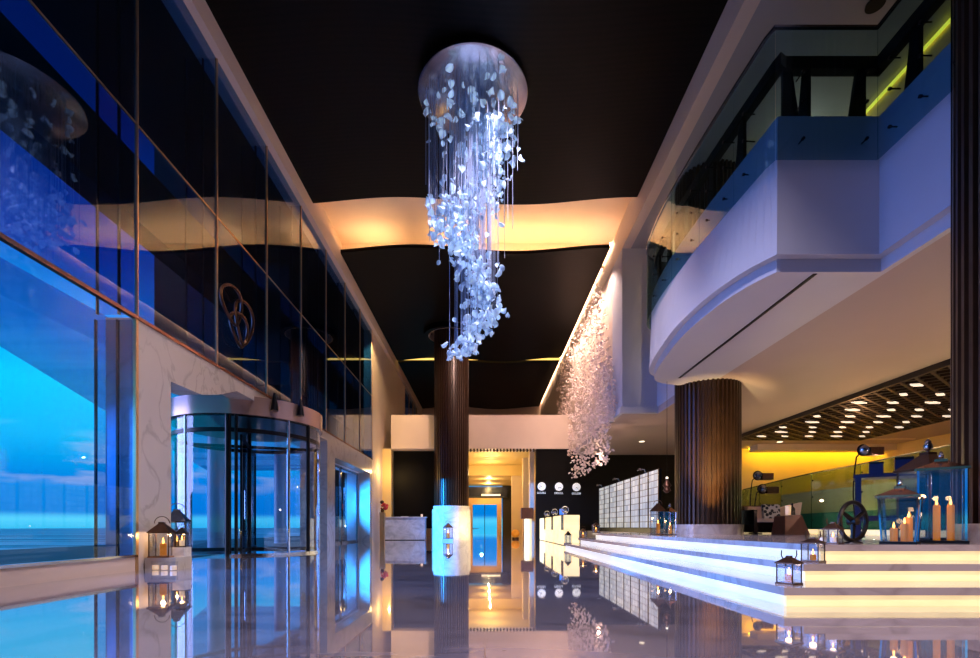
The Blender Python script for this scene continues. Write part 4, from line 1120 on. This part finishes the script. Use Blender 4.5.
# column uplight right side of the lobby drum
point((at(470, 25.2)+.6, 24.7, .7), 130, (1, .76, .28))
# chandelier spots in the plate
spot((HX, HY, 10.70), (HX, HY, 4), 800, (.80, .88, 1), 36)
spot((-2.5, 8, 10.8), (XL, 9.5, 2.2), 1100, (1, .80, .72), 45)  # separate fill spot added to brighten the marble portal
# upper floor
point((7.8, 12, 9.6), 22, (1, .8, .6)); point((7.6, 20, 9.4), 400, (1, .72, .35))
# wash over the floor and the balcony front
spot((0, 4, 10.8), (.2, 7, 0), 2900, (.92, .80, 1), 85); spot((1, 9, 10.8), (.5, 14, 0), 2700, (.94, .80, 1), 80)
spot((1.5, 0, 10.8), (6, 7.5, 5.5), 90, (1, .74, .74), 80)
# added blue spot outside the side door for dusk light on the column drum
spot((-10.5, 19.3, 3.2), (-1.6, 25.0, .9), 26000, (.02, .34, 1), 30)
# added blue spot outside the front windows, tinting the floor and left step faces
spot((-9.5, 6.6, 2.8), (2.6, 8.0, -.7), 6500, (.03, .30, 1), 40)
# dusk light from the sea side
L = bpy.data.lights.new('dusk', 'SUN'); L.energy = 2.7; L.color = (.42, .44, 1.0); L.angle = math.radians(35)
o = bpy.data.objects.new('dusk', L); COL.objects.link(o); o.rotation_euler = Vector((1, .15, -.16)).to_track_quat('-Z', 'Y').to_euler()

# ------------------------------------------------------------------ sky
w = bpy.data.worlds.new('dusk_sky'); S.world = w; w.use_nodes = True
nt = w.node_tree; bg = nt.nodes['Background']; Lk = nt.links.new
tc = nt.nodes.new('ShaderNodeTexCoord'); sep = nt.nodes.new('ShaderNodeSeparateXYZ'); Lk(tc.outputs['Generated'], sep.inputs[0])
cr = nt.nodes.new('ShaderNodeValToRGB'); Lk(sep.outputs['Z'], cr.inputs['Fac'])
els = [(0, (60, 190, 235)), (.014, (90, 210, 245)), (.024, (4, 128, 214)), (.08, (4, 138, 222)), (.14, (4, 182, 240)), (.22, (0, 205, 255)), (.30, (4, 150, 235)), (.40, (6, 85, 185)), (.55, (5, 42, 110)), (1, (2, 16, 50))]
ramp = cr.color_ramp
while len(ramp.elements) > 1: ramp.elements.remove(ramp.elements[-1])
ramp.elements[0].position = 0; ramp.elements[0].color = (*lin(els[0][1]), 1)
for p_, c in els[1:]:
    e = ramp.elements.new(p_); e.color = (*lin(c), 1)
mp = nt.nodes.new('ShaderNodeMapping'); mp.inputs['Scale'].default_value = (5, 5, 22); Lk(tc.outputs['Generated'], mp.inputs[0])
nz = nt.nodes.new('ShaderNodeTexNoise'); nz.inputs['Scale'].default_value = 1.6; nz.inputs['Detail'].default_value = 6; Lk(mp.outputs[0], nz.inputs[0])
c2 = nt.nodes.new('ShaderNodeValToRGB'); c2.color_ramp.elements[0].position = .50; c2.color_ramp.elements[1].position = .64; Lk(nz.outputs['Fac'], c2.inputs['Fac'])
band = nt.nodes.new('ShaderNodeValToRGB'); Lk(sep.outputs['Z'], band.inputs['Fac'])
b_ = band.color_ramp; b_.elements[0].position = .05; b_.elements[0].color = (0, 0, 0, 1); b_.elements[1].position = .16; b_.elements[1].color = (0, 0, 0, 1)
e = b_.elements.new(.10); e.color = (.85, .85, .85, 1)
mul = nt.nodes.new('ShaderNodeMath'); mul.operation = 'MULTIPLY'; Lk(c2.outputs[0], mul.inputs[0]); Lk(band.outputs[0], mul.inputs[1])
mx = nt.nodes.new('ShaderNodeMix'); mx.data_type = 'RGBA'; Lk(mul.outputs[0], mx.inputs[0]); Lk(cr.outputs[0], mx.inputs[6]); mx.inputs[7].default_value = (*lin((190, 185, 225)), 1)
Lk(mx.outputs[2], bg.inputs['Color']); bg.inputs['Strength'].default_value = 1.15

# ------------------------------------------------------------------ camera
cam = bpy.data.cameras.new('camera'); co = bpy.data.objects.new('camera', cam); COL.objects.link(co)
co.location = (0, 0, ZC); co.rotation_euler = (PI/2, 0, 0)
cam.sensor_width = 36; cam.sensor_fit = 'HORIZONTAL'; cam.lens = 36*F/980
cam.shift_x = (490-CX)/980; cam.shift_y = (HZ-329)/980
cam.clip_start = .05; cam.clip_end = 3000
S.camera = co
S.view_settings.view_transform = 'Standard'; S.view_settings.look = 'None'; S.view_settings.exposure = 0; S.view_settings.gamma = 1
